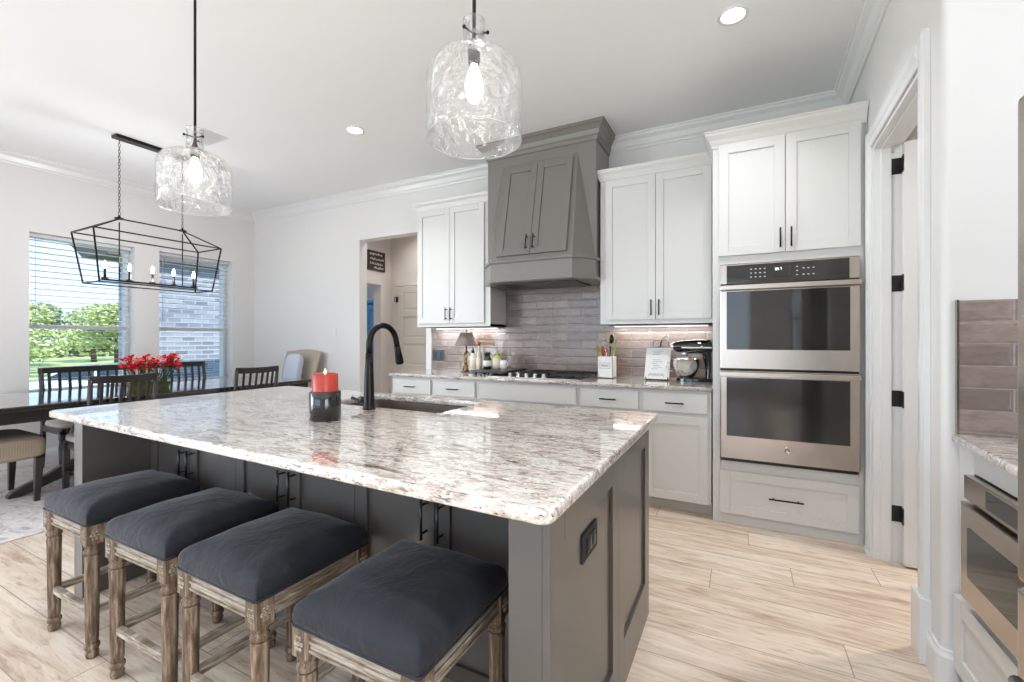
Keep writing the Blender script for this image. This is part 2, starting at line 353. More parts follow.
def thing(name, label, cat, loc=(0, 0, 0), rz=0, group=None):
    o = bpy.data.objects.new(name, None); COL.objects.link(o); o.location = loc; o.rotation_euler = (0, 0, rz); o.empty_display_size = .1
    o['label'] = label; o['category'] = cat; o['kind'] = 'thing'
    if group: o['group'] = group
    return o
def tag(o, label, cat, group=None, kind='thing'):
    o['label'] = label; o['category'] = cat; o['kind'] = kind
    if group: o['group'] = group
    return o
def struct(o, label=None, cat=None):
    o['kind'] = 'structure'
    if label: o['label'] = label
    if cat: o['category'] = cat
    return o
def dup(root, loc, rz=0, label=None, group=None):
    def cp(o, par):
        c = o.copy(); COL.objects.link(c)
        if par is not None: c.parent = par
        for ch in list(o.children): cp(ch, c)
        return c
    r = cp(root, None); r.location = loc; r.rotation_euler = (0, 0, rz)
    if label: r['label'] = label
    if group: r['group'] = group
    return r
def bar_handle(p, axis, L, nrm, parent, name='handle', mat='bronze', r=.0052, out=.032):
    p = Vector(p); a = Vector(axis).normalized(); n = Vector(nrm).normalized(); m = MB()
    m.tube([p+n*out-a*L/2, p+n*out+a*L/2], r, 10)
    for k in (-1, 1): m.tube([p+a*k*L*.36, p+n*out+a*k*L*.36], r*.85, 8)
    return m.build(name, mat, parent)

CROWN = [(0, 0), (0, -.115), (.012, -.115), (.018, -.100), (.030, -.090), (.050, -.052), (.078, -.030), (.084, -.016), (.095, -.012), (.095, 0)]
BASE = [(0, 0), (.016, 0), (.016, .115), (.010, .128), (.008, .14), (0, .14)]
H = 3.05; XW = -6.25; YB = 4.0; XL0 = -6.55

# ------------------------------------------------------------------ room shell
fl = MB().box(-6.6, 3.2, -5.2, 6.4, -.12, 0).build('floor', 'planks'); struct(fl, 'pale wood-look plank floor running through kitchen and dining area', 'floor')
ce = MB().box(-6.6, 3.2, -5.2, 6.4, H, H+.25).build('ceiling', 'ceiling'); struct(ce, 'smooth white ceiling over the kitchen and dining area', 'ceiling')
WIN = [(1.715, 2.575), (2.820, 3.685)]; WZ0, WZ1 = .70, 2.315
m = MB(); ys = [-.6] + [y for w in WIN for y in w] + [YB+2.4]
for i in range(0, len(ys), 2): m.box(XL0, XW, ys[i], ys[i+1], 0, H)
for a, b_ in WIN: m.box(XL0, XW, a, b_, 0, WZ0); m.box(XL0, XW, a, b_, WZ1, H)
m.box(XL0, XW, -4.2, -.6, 0, .35); m.box(XL0, XW, -4.2, -.6, 2.55, H); m.box(XL0, XW, -5.2, -4.2, 0, H)
struct(m.build('wall_left', 'wall'), 'white window wall at the far end of the dining area', 'wall')
OX0, OX1, OZ = -4.17, -3.12, 2.47
m = MB(); m.box(XW, OX0, YB, YB+.12, 0, H); m.box(OX1, .72, YB, YB+.12, 0, H); m.box(OX0, OX1, YB, YB+.12, OZ, H)
struct(m.build('wall_back', 'wall'), 'white kitchen back wall with the cased hallway opening', 'wall')
m = MB(); m.box(-5.0, 3.2, -5.2, -5.0, 0, .3) ; m.box(-6.25, 3.2, -5.2, -5.0, 2.6, H); m.box(-6.25, -5.0, -5.2, -5.0, 0, 2.6); m.box(.2, 3.2, -5.2, -5.0, .3, 2.6)
struct(m.build('wall_rear', 'wall')); m = MB(); m.box(3.0, 3.2, -5.0, -2.8, 0, H); m.box(3.0, 3.2, 0, 2.1, 0, H); m.box(3.0, 3.2, -2.8, 0, 2.65, H); m.box(3.0, 3.2, -2.8, 0, 0, .28)
struct(m.build('wall_far_right', 'wall'))
# pantry wall, running slightly askew from the back corner to the near corner
A0 = Vector((.705, 4.0)); A1 = Vector((.648, 2.12)); dv = (A1-A0); LW = dv.length; dv.normalize(); nv = Vector((dv.y, -dv.x))  # nv: right of travel (-x)
ang = math.atan2(dv.y, dv.x)
PW = Matrix.Translation((A0.x, A0.y, 0)) @ Matrix(((dv.x, -nv.x, 0, 0), (dv.y, -nv.y, 0, 0), (0, 0, 1, 0), (0, 0, 0, 1)))  # local x along wall, local -y into room
DS0, DS1, DZ = .795, 1.655, 2.35
TH = .125
m = MB(PW); m.box(-.2, DS0, 0, TH, 0, H); m.box(DS1, LW-.02, 0, TH, 0, H); m.box(DS0, DS1, 0, TH, DZ, H)
m.m = Matrix.Identity(4)
R = .022; cx, cy = A1.x+R, A1.y+R          # bullnose corner
arc = [(cx-R*math.cos(t), cy-R*math.sin(t)) for t in [PI/2*i/8 for i in range(9)]]
m.prism([(A0.x*.0+.650, 2.20)] + arc + [(3.0, 2.12), (3.0, 2.245), (.77, 2.245)], 0, H)
struct(m.build('wall_right', 'wall'), 'white pantry wall with rounded near corner', 'wall')
# pantry closet behind its open door
m = MB(); m.box(.83, 2.2, 4.0, 4.1, 0, H); m.box(2.1, 2.2, 2.24, 4.0, 0, H)
struct(m.build('wall_pantry', 'wall'))
m = MB(PW); w = .095
CAS = [(0, 0), (0, .014), (.012, .018), (.030, .018), (.040, .024), (.070, .024), (.080, .020), (w, .020), (w, 0)]
def casing(m, s0, s1, z1, flip=1):
    prof = [(w-a, b_) for a, b_ in CAS]
    for sa, sgn in ((s0, -1), (s1, 1)):
        for i in range(len(CAS)-1):
            pass
        pts = [(sa+sgn*(.004+a), -b_) for a, b_ in CAS]
        m.prism(pts, 0, z1+w+.004)
    # head
    pts = [(z1+.004+a, -b_) for a, b_ in CAS]; n = len(pts)
    vs = [(s0-.004-w*0, y, z) for z, y in pts] + [(s1+.004, y, z) for z, y in pts]
    m.add(vs, [tuple(range(n)), tuple(range(n, 2*n))[::-1]] + [(i, (i+1) % n, n+(i+1) % n, n+i) for i in range(n)])
casing(m, DS0, DS1, DZ)
m.box(DS1+.002, DS1+.112, -.036, 0, 0, .25)      # plinth block
m.box(DS0-.112, DS0-.002, -.030, 0, 0, .02)
m.box(DS0, DS0+.018, -.004, TH, 0, DZ); m.box(DS1-.018, DS1, -.004, TH, 0, DZ); m.box(DS0, DS1, -.004, TH, DZ-.018, DZ)
m.box(DS0+.018, DS0+.030, .03, .075, 0, DZ-.018); m.box(DS1-.030, DS1-.018, .03, .075, 0, DZ-.018); m.box(DS0+.018, DS1-.018, .03, .075, DZ-.030, DZ-.018)
struct(m.build('trim_1', 'trim', bev=.0015), 'white casing around the pantry doorway', 'door casing')
# pantry door, swung open into the pantry
dr = thing('door_1', 'white pantry door swung open on black hinges', 'door', (0, 0, 0)); dr['kind'] = 'structure'
hx = PW @ Vector((DS0+.030, TH+.012, 0))
m = MB(); DXa, DY = hx.x-.020, hx.y-.012; DW = .78; T5 = .036
m.box(DXa+.115, DXa+DW-.115, DY-T5+.006, DY-.006, .22, DZ-.145)
for (za, zb) in ((.012, .22), (.60, .68), (1.02, 1.10), (1.44, 1.52), (1.86, 1.94), (DZ-.145, DZ-.025)):
    m.box(DXa+.115, DXa+DW-.115, DY-T5, DY, za, zb)
for (xa, xb) in ((0, .115), (DW-.115, DW)): m.box(DXa+xa, DXa+xb, DY-T5, DY, .012, DZ-.025)
m.build('door_panel', 'trim', dr, bev=.002)
for z in (.275, .917, 1.56, 2.215):
    hm = MB(PW); hm.box(DS0+.0185, DS0+.0205, .078, .124, z-.045, z+.045); hm.tube([(DS0+.026, TH+.004, z-.046), (DS0+.026, TH+.004, z+.046)], .007, 10)
    hm.m = Matrix.Identity(4); hm.box(DXa-.003, DXa+.002, DY-T5+.001, DY-.004, z-.045, z+.045)
    for zz in (-.028, 0, .028): hm.ball((DXa-.003, DY-T5*.5, z+zz), .003, 8)
    hm.build('hinge', 'black', dr)
# crowns
m = MB(); pc = [(XW, -5.0), (XW, YB), (A0.x, YB), (A1.x, A1.y)]
m.sweep([(o_, H+z) for o_, z in CROWN], pc); m2 = m
struct(m.build('trim_2', 'trim'), 'white crown moulding around the ceiling', 'crown moulding')
m = MB(); m.sweep([(o_, H+z) for o_, z in CROWN], [(A1.x, A1.y), (3.0, A1.y)]); struct(m.build('trim_3', 'trim'))
m = MB(); m.sweep(BASE, [(XW, -.6), (XW, YB), (OX0, YB)]); struct(m.build('baseboard_left', 'trim'))
m = MB(); p1 = PW @ Vector((DS1+.10, 0, 0)); m.sweep([(o_+(.001), z) for o_, z in BASE], [(p1.x, p1.y)] + [(x, y) for x, y in [(A1.x+.0005, A1.y+.05)]] + [(cx-(R)*math.cos(t), cy-(R)*math.sin(t)) for t in [PI/2*i/6 for i in range(7)]] + [(.684, 2.12)])
struct(m.build('baseboard_right', 'trim'), 'white baseboard wrapping the rounded wall corner', 'baseboard')

# ------------------------------------------------------------------ hallway beyond the opening
m = MB(); m.box(-4.70, -4.58, 4.79, 5.0, 0, H); m.box(-4.70, -4.58, 4.12, 4.79, 2.02, H); m.box(-4.70, -2.9, 5.0, 5.1, 0, H); m.box(-3.0, -2.9, 4.12, 5.0, 0, H); m.box(-4.70, -4.58, 4.12, 4.13, 0, 2.02)
struct(m.build('wall_hall', 'hallpaint'), 'pale hallway walls beyond the opening', 'wall')
m = MB(); m.box(-6.25, -4.6, 6.2, 6.3, 0, H); struct(m.build('wall_bedroom', 'wall'))
m = MB(); m.box(-4.58, -4.560, 4.79, 4.865, 0, 2.105); m.box(-4.58, -4.560, 4.13, 4.79, 2.02, 2.105); m.box(-4.70, -4.558, 4.772, 4.79, 0, 2.02)
struct(m.build('trim_4', 'hallpaint', bev=.003), 'casing of the side doorway in the hallway', 'door casing')
m = MB(); m.box(-4.52, -4.445, 4.978, 5.0, 0, 2.015); m.box(-4.52, -3.56, 4.978, 5.0, 2.015, 2.10); m.box(-3.64, -3.56, 4.978, 5.0, 0, 2.015)
struct(m.build('trim_5', 'hallpaint', bev=.003), 'casing of the hallway end door', 'door casing')
d2 = thing('door_2', 'beige five-panel door at the end of the hallway', 'door', (-4.44, 4.99, 0)); d2['kind'] = 'structure'
m = MB(); x0, x1, y0, y1 = -4.44, -3.645, 4.958, 4.99
m.box(x0+.125, x1-.125, y0+.008, y1-.001, .02, 2.0); m.box(x0, x0+.125, y0, y1, .01, 2.008); m.box(x1-.125, x1, y0, y1, .01, 2.008)
for z in (.01, .40, .79, 1.18, 1.57): m.box(x0+.125, x1-.125, y0, y1, z, z+.09)
m.box(x0+.125, x1-.125, y0, y1, 1.91, 2.008)
for i in range(5): m.box(x0+.155, x1-.155, y0+.003, y1, .13+.39*i if i else .15, .37+.39*i)
m.build('door_panel', 'doorpaint', d2, bev=.004)
m = MB(); m.tube([(-3.715, 4.965, .985), (-3.715, 4.91, .985)], .011); m.lathe([(.028, 0), (.028, .008)], (0, 0, 0)) if False else None; m.tube([(-3.715, 4.915, .985), (-3.83, 4.915, .985)], .009); m.ball((-3.715, 4.955, .985), (.03, .008, .03), 14); m.build('door_handle', 'bronze', d2)
m = MB(); m.box(-4.435, -4.405, 4.942, 4.958, 1.78, 1.86); m.tube([(-4.42, 4.945, 1.85), (-4.42, 4.90, 1.845), (-4.42, 4.895, 1.80), (-4.42, 4.92, 1.785)], .005); m.tube([(-4.46, 4.93, 1.85), (-4.38, 4.93, 1.85)], .005)
tag(m.build('door_hook', 'bronze'), 'dark metal hook near the top of the beige hallway door', 'hook')
sg = thing('wall_sign', 'dark brown sign with pale script lines above the hallway doorway', 'sign', (-4.575, 4.69, 2.22))
MB().box(-4.58, -4.560, 4.53, 4.86, 2.215, 2.49).build('board', 'signblack', sg, bev=.002)
m = MB(); r2 = random.Random(3)
for z, ya, yb in ((2.435, 4.56, 4.80), (2.365, 4.56, 4.83), (2.30, 4.56, 4.81), (2.245, 4.64, 4.82)):
    pts = []; n = 26
    for i in range(n): pts.append((-4.5585, ya+(yb-ya)*i/(n-1), z+(.018 if i % 2 else -.008)+r2.uniform(-.008, .010)))
    m.tube(pts, .0032, 5)
m.build('lettering', 'paper', sg)
ar = thing('armoire', 'tall blue cabinet in the room past the hallway doorway', 'cabinet', (-5.9, 5.9, 0))
m = MB(); m.box(-6.2, -5.2, 5.62, 6.15, .05, 1.86); m.box(-6.24, -5.16, 5.58, 6.18, 1.86, 1.91); m.box(-6.22, -5.18, 5.60, 6.15, 0, .08); m.build('body', 'blueouter', ar, bev=.004)
for i in (0, 1):
    m = MB(T(-6.18+.495*i, 5.62, .12)); m.shaker(.485, 1.70, .022, .07); d = m.build('door', 'blueouter', ar, bev=.003)
    m = MB(); m.ball((-5.72+.07*i, 5.585, 1.0), .014, 10); m.build('knob', 'bronze', d)

# ------------------------------------------------------------------ windows, blinds
for k, (a, b_) in enumerate(WIN):
    w_ = thing('window_%d' % (k+1), ['white single-hung window beside the trees and lawn', 'white single-hung window looking on the grey brick wall'][k], 'window', (-6.42, (a+b_)/2, WZ0)); w_['kind'] = 'structure'
    m = MB(); xa, xb = -6.47, -6.40; fw = .032
    m.box(xa, xb, a, a+fw, WZ0, WZ1); m.box(xa, xb, b_-fw, b_, WZ0, WZ1); m.box(xa, xb, a, b_, WZ0, WZ0+fw); m.box(xa, xb, a, b_, WZ1-fw, WZ1)
    m.box(-6.455, -6.395, a+fw, b_-fw, 1.355, 1.40)
    m.build('window_frame', 'trim', w_, bev=.003)
    MB().box(-6.438, -6.433, a+fw, b_-fw, WZ0+fw, 1.355).build('pane', 'pane', w_); MB().box(-6.438, -6.433, a+fw, b_-fw, 1.40, WZ1-fw).build('pane', 'pane', w_)
    MB().box(-6.40, -6.215, a-.03, b_+.03, WZ0-.03, WZ0).build('window_sill', 'trim', w_, bev=.004)
    bl = thing('window_blind', ['white slatted blind over the window with trees outside', 'white slatted blind over the window with brick outside'][k], 'blind', (-6.34, (a+b_)/2, WZ1), group='white window blinds')
    MB().box(-6.375, -6.312, a+.008, b_-.008, WZ1-.036, WZ1-.002).build('headrail', 'slatwhite', bl, bev=.002)
    m = MB(); z = WZ1-.065
    while z > WZ0+.06:
        m.hexa([(-6.375, a+.01, z-.001), (-6.315, a+.01, z+.001), (-6.315, b_-.01, z+.001), (-6.375, b_-.01, z-.001)], [(-6.375, a+.01, z+.0018), (-6.315, a+.01, z+.0038), (-6.315, b_-.01, z+.0038), (-6.375, b_-.01, z+.0018)]); z -= .0615
    m.build('slats', 'slatwhite', bl)
    MB().box(-6.372, -6.318, a+.01, b_-.01, WZ0+.015, WZ0+.035).build('bottom_rail', 'slatwhite', bl, bev=.002)
    m = MB()
    for yy in (a+.10, b_-.10):
        for xx in (-6.374, -6.316): m.tube([(xx, yy, WZ1-.05), (xx, yy, WZ0+.03)], .0011, 5)
    m.tube([(-6.305, a+.06, WZ1-.05), (-6.305, a+.06, WZ1-.85)], .003, 6); m.build('cords', 'slatwhite', bl)

# ------------------------------------------------------------------ outdoors
m = MB(); m.add([(-6.6, -40, -.35), (-6.6, 60, -.35), (-12, 60, -1.0), (-12, -40, -1.0), (-90, -70, -1.1), (-90, 120, -1.1)], [(0, 1, 2, 3), (3, 2, 5, 4)])
m.box(-90, -6.6, -70, 120, -1.8, -1.5)
struct(m.build('lawn', 'lawn'), 'sunlit lawn beyond the dining windows', 'lawn')
br_ = thing('house_wing', 'pale grey brick wing of the house outside the second window', 'building', (-9.2, 6, -1))
MB().box(-9.6, -9.2, 3.72, 11, -1.0, 2.62).build('brick_wall', 'brick', br_)
m = MB(); m.hexa([(-9.0, 3.35, 2.62), (-9.0, 11.2, 2.62), (-9.9, 11.2, 2.62), (-9.9, 3.35, 2.62)], [(-9.0, 3.35, 2.78), (-9.0, 11.2, 2.78), (-11.5, 11.2, 3.5), (-11.5, 3.35, 3.5)]); m.build('roof', 'roofing', br_)
def tree_meshes(leafmat, seed, squat=1.0):
    r = random.Random(seed); m = MB(); blobs = [(r.uniform(-1, 1)*1.6, r.uniform(-1, 1)*1.6, 3.4+r.uniform(-1.0, 1.6), r.uniform(.9, 1.5)) for _ in range(11)]
    for _ in range(4600):
        bx, by, bz, br = r.choice(blobs); d = Vector((r.gauss(0, 1), r.gauss(0, 1), r.gauss(0, 1))).normalized()*br*r.uniform(.65, 1.05)
        c = Vector((bx, by, bz))+d; q = Matrix.Rotation(r.uniform(0, 6.3), 3, Vector((r.random(), r.random(), r.random()+.1)).normalized()); s_ = r.uniform(.06, .13)
        m.add([c+q @ Vector(p) for p in ((-s_, -s_*.6, 0), (s_, -s_*.6, 0), (s_*1.3, s_*.6, .03), (-s_*.7, s_*.6, 0))], [(0, 1, 2, 3)])
    return m
def make_tree(name, leafmat, seed, label):
    t = thing(name, label, 'tree', (0, 0, 0), group='trees beyond the lawn')
    tree_meshes(leafmat, seed).build('crown', leafmat, t, local=True)
    m = MB(); m.tube([(0, 0, -.2), (.05, 0, 1.2), (-.05, .08, 2.4), (.1, 0, 3.6)], [.20, .15, .12, .06], 9)
    for a in range(5): m.tube([(0, 0, 1.9+.2*a), (math.cos(a*1.3)*.9, math.sin(a*1.3)*.9, 3.1+.2*a)], [.08, .03], 6)
    m.build('trunk', 'bark', t, local=True); return t
tA = make_tree('broadleaf_tree', 'leafA', 1, 'bright green leafy tree standing beyond the sunny lawn')
tB = make_tree('oak_tree', 'leafB', 5, 'dark green leafy tree standing beyond the sunny lawn')
first = {0: True, 1: True}
for i, (x, y, s_, kk) in enumerate([(-38, 9.4, 1.0, 0), (-52, 13.6, 1.2, 1), (-43, 16.6, 1.1, 0), (-58, 20.5, 1.3, 0), (-62, 27.5, 1.4, 0), (-49, 23.5, 1.2, 1), (-45, 11.8, .5, 1), (-63, 14.6, 1.2, 0)]):
    src = (tA, tB)[kk]
    if first[kk]: t = src; first[kk] = False
    else: t = dup(src, (0, 0, 0))
    t.location = (x, y, -1.1); t.rotation_euler = (0, 0, i*1.7); t.scale = (s_, s_, s_*.80)
m = MB(); r = random.Random(9)
for _ in range(5200):
    y = r.uniform(4, 46); hgt = 1.6+.7*math.sin(y*.8)+.5*math.sin(y*2.1); c = Vector((-76+r.uniform(-.8, .8), y, -1.1+r.uniform(0, max(.5, hgt)*1.5))); s_ = r.uniform(.25, .5)
    q = Matrix.Rotation(r.uniform(0, 6.3), 3, Vector((r.random(), r.random(), r.random()+.1)).normalized())
    m.add([c+q @ Vector(p) for p in ((-s_, -s_*.6, 0), (s_, -s_*.6, 0), (s_, s_*.6, .03), (-s_, s_*.6, 0))], [(0, 1, 2, 3)])
tag(m.build('hedge_foliage', 'leafB'), 'low dark shrubbery line behind the lawn', 'shrubs', kind='stuff')
# parked car seen through the blind
CL = (-19.8, 7.0, -1.12)
car = thing('parked_car', 'pale silver car parked on the lawn outside the window', 'car', CL, math.radians(62))
m = MB(); prof = [(-2.25, .35), (-2.25, .85), (-2.05, .95), (-1.2, 1.02), (-.55, 1.48), (.9, 1.52), (1.75, 1.10), (2.2, 1.0), (2.28, .6), (2.25, .35)]
n = len(prof)
for s0, s1, sc0 in ((-.88, .88, 1),):
    lo = [(x, s0*(1 if z < 1.06 else .80), z) for x, z in prof]; hi = [(x, s1*(1 if z < 1.06 else .80), z) for x, z in prof]
    m.add(lo+hi, [tuple(range(n)), tuple(range(n, 2*n))[::-1]] + [(i, (i+1) % n, n+(i+1) % n, n+i) for i in range(n)])
m.build('body', 'carpaint', car, bev=.05, seg=3, local=True)
for sy in (-1, 1):
    for xs in (((-1.05, 1.07), (-.52, 1.42), (.12, 1.44), (.12, 1.07)), ((.2, 1.07), (.2, 1.44), (.86, 1.43), (1.5, 1.10))):
        m = MB(); m.add([(x, sy*(.885 if z < 1.2 else .725), z) for x, z in xs]+[(x, sy*(.865 if z < 1.2 else .70), z) for x, z in xs], [(0, 1, 2, 3), (7, 6, 5, 4)]+[(i, (i+1) % 4, 4+(i+1) % 4, 4+i) for i in range(4)]); m.build('side_window', 'carglass', car, local=True)

for xx in (-1.4, 1.4):
    for sy in (-1, 1):
        m = MB(Matrix.Translation((xx, sy*.82, .34)) @ Matrix.Rotation(PI/2, 4, 'X')); m.lathe([(.10, -.1), (.31, -.1), (.34, -.06), (.34, .06), (.31, .1), (.10, .1)], n=24)
        wl = m.build('wheel', 'rubber', car, local=True)
        m = MB(Matrix.Translation((xx, sy*.83, .34)) @ Matrix.Rotation(PI/2, 4, 'X')); m.lathe([(.0, -.11), (.20, -.11), (.22, -.09), (.22, .09), (.20, .11), (0, .11)], n=16); m.build('hub', 'chrome', wl, local=True)

# ------------------------------------------------------------------ kitchen island
def slab(name, outer, z0, z1, mat, holes=(), bev=.006, parent=None):
    cu = bpy.data.curves.new(name, 'CURVE'); cu.dimensions = '2D'; cu.fill_mode = 'BOTH'; cu.extrude = (z1-z0)/2-bev; cu.bevel_depth = bev; cu.bevel_resolution = 2; cu.offset = -bev
    for i, pts in enumerate([outer]+list(holes)):
        sp = cu.splines.new('POLY'); sp.points.add(len(pts)-1); sp.use_cyclic_u = True
        ar_ = sum(pts[j-1][0]*pts[j][1]-pts[j][0]*pts[j-1][1] for j in range(len(pts)))
        if (ar_ > 0) != (i == 0): pts = pts[::-1]
        for j, (x, y) in enumerate(pts): sp.points[j].co = (x, y, 0, 1)
    tmp = bpy.data.objects.new('tmp', cu); COL.objects.link(tmp); dg = bpy.context.evaluated_depsgraph_get(); dg.update()
    me = bpy.data.meshes.new_from_object(tmp.evaluated_get(dg)); bpy.data.objects.remove(tmp); bpy.data.curves.remove(cu)
    for v in me.vertices: v.co.z += (z0+z1)/2
    me.materials.clear(); me.materials.append(MATS[mat])
    ob = bpy.data.objects.new(name, me); COL.objects.link(ob)
    if parent: ob.parent = parent
    return ob
def rrect(x0, x1, y0, y1, r, n=6, rs=None):
    pts = []; rs = rs or (r,)*4
    for (cx_, cy_, a0), rr in zip(((x0, y0, PI), (x1, y0, 1.5*PI), (x1, y1, 0), (x0, y1, PI/2)), rs):
        if rr < 1e-4: pts.append((cx_, cy_)); continue
        ox = cx_+rr*(1 if cx_ == x0 else -1); oy = cy_+rr*(1 if cy_ == y0 else -1)
        for i in range(n+1): a = a0+PI/2*i/n; pts.append((ox+rr*math.cos(a), oy+rr*math.sin(a)))
    return pts
isl = thing('kitchen_island', 'dark grey kitchen island with panelled end and door-fronted seating side', 'island', (-1.6, 1.5, 0))
m = MB()
m.box(-2.812, -.472, 1.25, 1.27, .0, .880); m.box(-2.812, -.472, 2.04, 2.06, .09, .880); m.box(-2.812, -.472, 1.27, 2.04, .09, .11)
m.box(-2.812, -.472, 1.98, 1.995, 0, .09); m.box(-1.99, -1.97, 1.27, 2.04, .11, .60); m.box(-1.19, -1.17, 1.27, 2.04, .11, .60)
m.build('carcass', 'islandgrey', isl)
def sh2(m, w, h, t=.02, sl=.08, sr=.08, sb=.16, stp=.11, rec=.010):
    m.box(0, sl, -t, 0, 0, h); m.box(w-sr, w, -t, 0, 0, h); m.box(sl, w-sr, -t, 0, 0, sb); m.box(sl, w-sr, -t, 0, h-stp, h); m.box(sl, w-sr, -t+rec, 0, sb, h-stp)
m = MB(); m.box(-.472, -.388, .90, 2.08, 0, .880)
m.m = T(-.388, .90, 0, PI/2); sh2(m, .617, .880, sr=.078, sl=.09)
m.m = T(-.388, 1.519, 0, PI/2); sh2(m, .561, .880, sl=.075, sr=.085, sb=.175, stp=.105)
m.build('end_panel', 'islandgrey', isl, bev=.0015)
m = MB(); m.box(-2.88, -2.812, .95, 2.08, 0, .880)
m.m = T(-2.88, 2.08, 0, -PI/2); sh2(m, .565, .880); m.m = T(-2.88, 1.515, 0, -PI/2); sh2(m, .565, .880)
m.build('end_panel', 'islandgrey', isl, bev=.0015)
for cxx in (-2.44, -1.685, -.93):
    for k in (-1, 1):
        x0 = cxx-.376 if k < 0 else cxx+.0015; dm = MB(T(x0, 1.25, .10)); dm.shaker(.3745, .765, .02, .06, .011); d = dm.build('door', 'islandgrey', isl, bev=.0015)
        bar_handle((cxx+k*.034, 1.23, .635), (0, 0, 1), .135, (0, -1, 0), d, mat='black')
for i in range(5):
    dm = MB(T(-.47-.461*i, 2.06, .10, PI)); dm.shaker(.455, .765, .02, .06, .011); d = dm.build('door', 'islandgrey', isl, bev=.0015)
    bar_handle((-.51-.461*i, 2.08, .76), (0, 0, 1), .15, (0, 1, 0), d, mat='black')
ou = thing('power_outlet', 'black power outlet on the grey end panel of the island', 'outlet', (-.368, 1.207, .684))
m = MB(); m.box(-.379, -.372, 1.139, 1.275, .645, .723); m.build('cover_plate', 'rubber', ou, bev=.003)
m = MB(); m.box(-.372, -.3685, 1.170, 1.244, .663, .705)
for yy in (1.188, 1.226): m.ball((-.3685, yy, .684), (.003, .014, .017), 12, .4, .6)
m.build('receptacle', 'black', ou, bev=.002)
IC = rrect(-2.897, -.327, .797, 2.10, .035); IC = [(x, y+(.055*(1-(x+2.905)/2.573) if y < 1 else 0)) for x, y in IC]
SH = rrect(-1.955, -1.215, 1.640, 2.018, .02, 4)
tag(slab('island_countertop', IC, .881, .914, 'granite', [SH], .009), 'large speckled cream granite slab on top of the grey island', 'countertop')
sk = thing('kitchen_sink', 'brushed steel sink set into the island granite', 'sink', (-1.585, 1.83, .66))
m = MB(); o1 = rrect(-1.965, -1.205, 1.630, 2.028, .03, 4); n = len(o1); o2 = rrect(-1.955, -1.215, 1.640, 2.018, .03, 4)
vs = [(x, y, .880) for x, y in o1]+[(x, y, .655) for x, y in o1]+[(x, y, .880) for x, y in o2]+[(x, y, .662) for x, y in o2]
fs = [(i, (i+1) % n, n+(i+1) % n, n+i) for i in range(n)]+[(2*n+(i+1) % n, 2*n+i, 3*n+i, 3*n+(i+1) % n) for i in range(n)]+[((i+1) % n, i, 2*n+i, 2*n+(i+1) % n) for i in range(n)]+[tuple(range(n, 2*n)), tuple(range(3*n, 4*n))]
m.add(vs, fs); m.build('basin', 'steelsink', sk)
m = MB(); m.lathe([(.055, .0), (.055, .003), (.04, .004), (.012, .001)], (-1.585, 1.83, .662), 20); m.build('drain', 'chrome', sk)
fc = thing('kitchen_faucet', 'dark bronze gooseneck faucet standing by the island sink', 'faucet', (-1.58, 1.576, .914))
m = MB(); m.lathe([(.030, 0), (.030, .006), (.0265, .010), (.025, .05), (.020, .20), (.0165, .27)], (-1.58, 1.576, .914), 22); m.build('body', 'bronze', fc)
pts = [(-1.58, 1.576, 1.17)]+[(-1.58, 1.671-.095*math.cos(a), 1.222+.095*math.sin(a)) for a in [PI*.93*i/16 for i in range(17)]]+[(-1.58, 1.773, 1.20)]
MB().tube(pts, .0145, 14).build('neck', 'bronze', fc)
MB().tube([(-1.58, 1.770, 1.215), (-1.58, 1.777, 1.185), (-1.58, 1.790, 1.13), (-1.58, 1.792, 1.120)], [.0155, .017, .022, .019], 16).build('spray_head', 'bronze', fc)
m = MB(); m.tube([(-1.595, 1.576, .955), (-1.640, 1.576, .955)], [.017, .017], 14); m.tube([(-1.640, 1.576, .955), (-1.650, 1.576, .955), (-1.668, 1.576, .957), (-1.690, 1.572, .962)], [.017, .008, .006, .009], 12); m.build('lever', 'bronze', fc)
# candle in its black holder
hd = thing('candle_holder', 'glossy black cylindrical holder on the island granite', 'candle holder', (-1.535, 1.285, .914))
m = MB(); m.lathe([(0, 0), (.057, 0), (.062, .004), (.062, .118), (.059, .121), (.053, .118), (.053, .075), (0, .075)], (-1.535, 1.285, .914), 40, cap=False); m.build('cup', 'glossblack', hd)
cn = thing('pillar_candle', 'lit red pillar candle sitting in the glossy black holder', 'candle', (-1.535, 1.285, .990))
m = MB(); m.lathe([(0, 0), (.050, 0), (.051, .01), (.051, .112), (.047, .117), (.040, .108), (0, .104)], (-1.535, 1.285, .9895), 36, cap=False, rad=lambda a, z: 1+.012*math.sin(5*a)*(z > .1)); m.build('wax', 'redwax', cn)
MB().tube([(-1.535, 1.285, 1.09), (-1.535, 1.285, 1.108)], .0012, 6).build('wick', 'black', cn)
MB().lathe([(0, 0), (.003, .003), (.004, .008), (.002, .016), (0, .023)], (-1.535, 1.285, 1.103), 12, cap=False).build('flame', 'flame', cn)

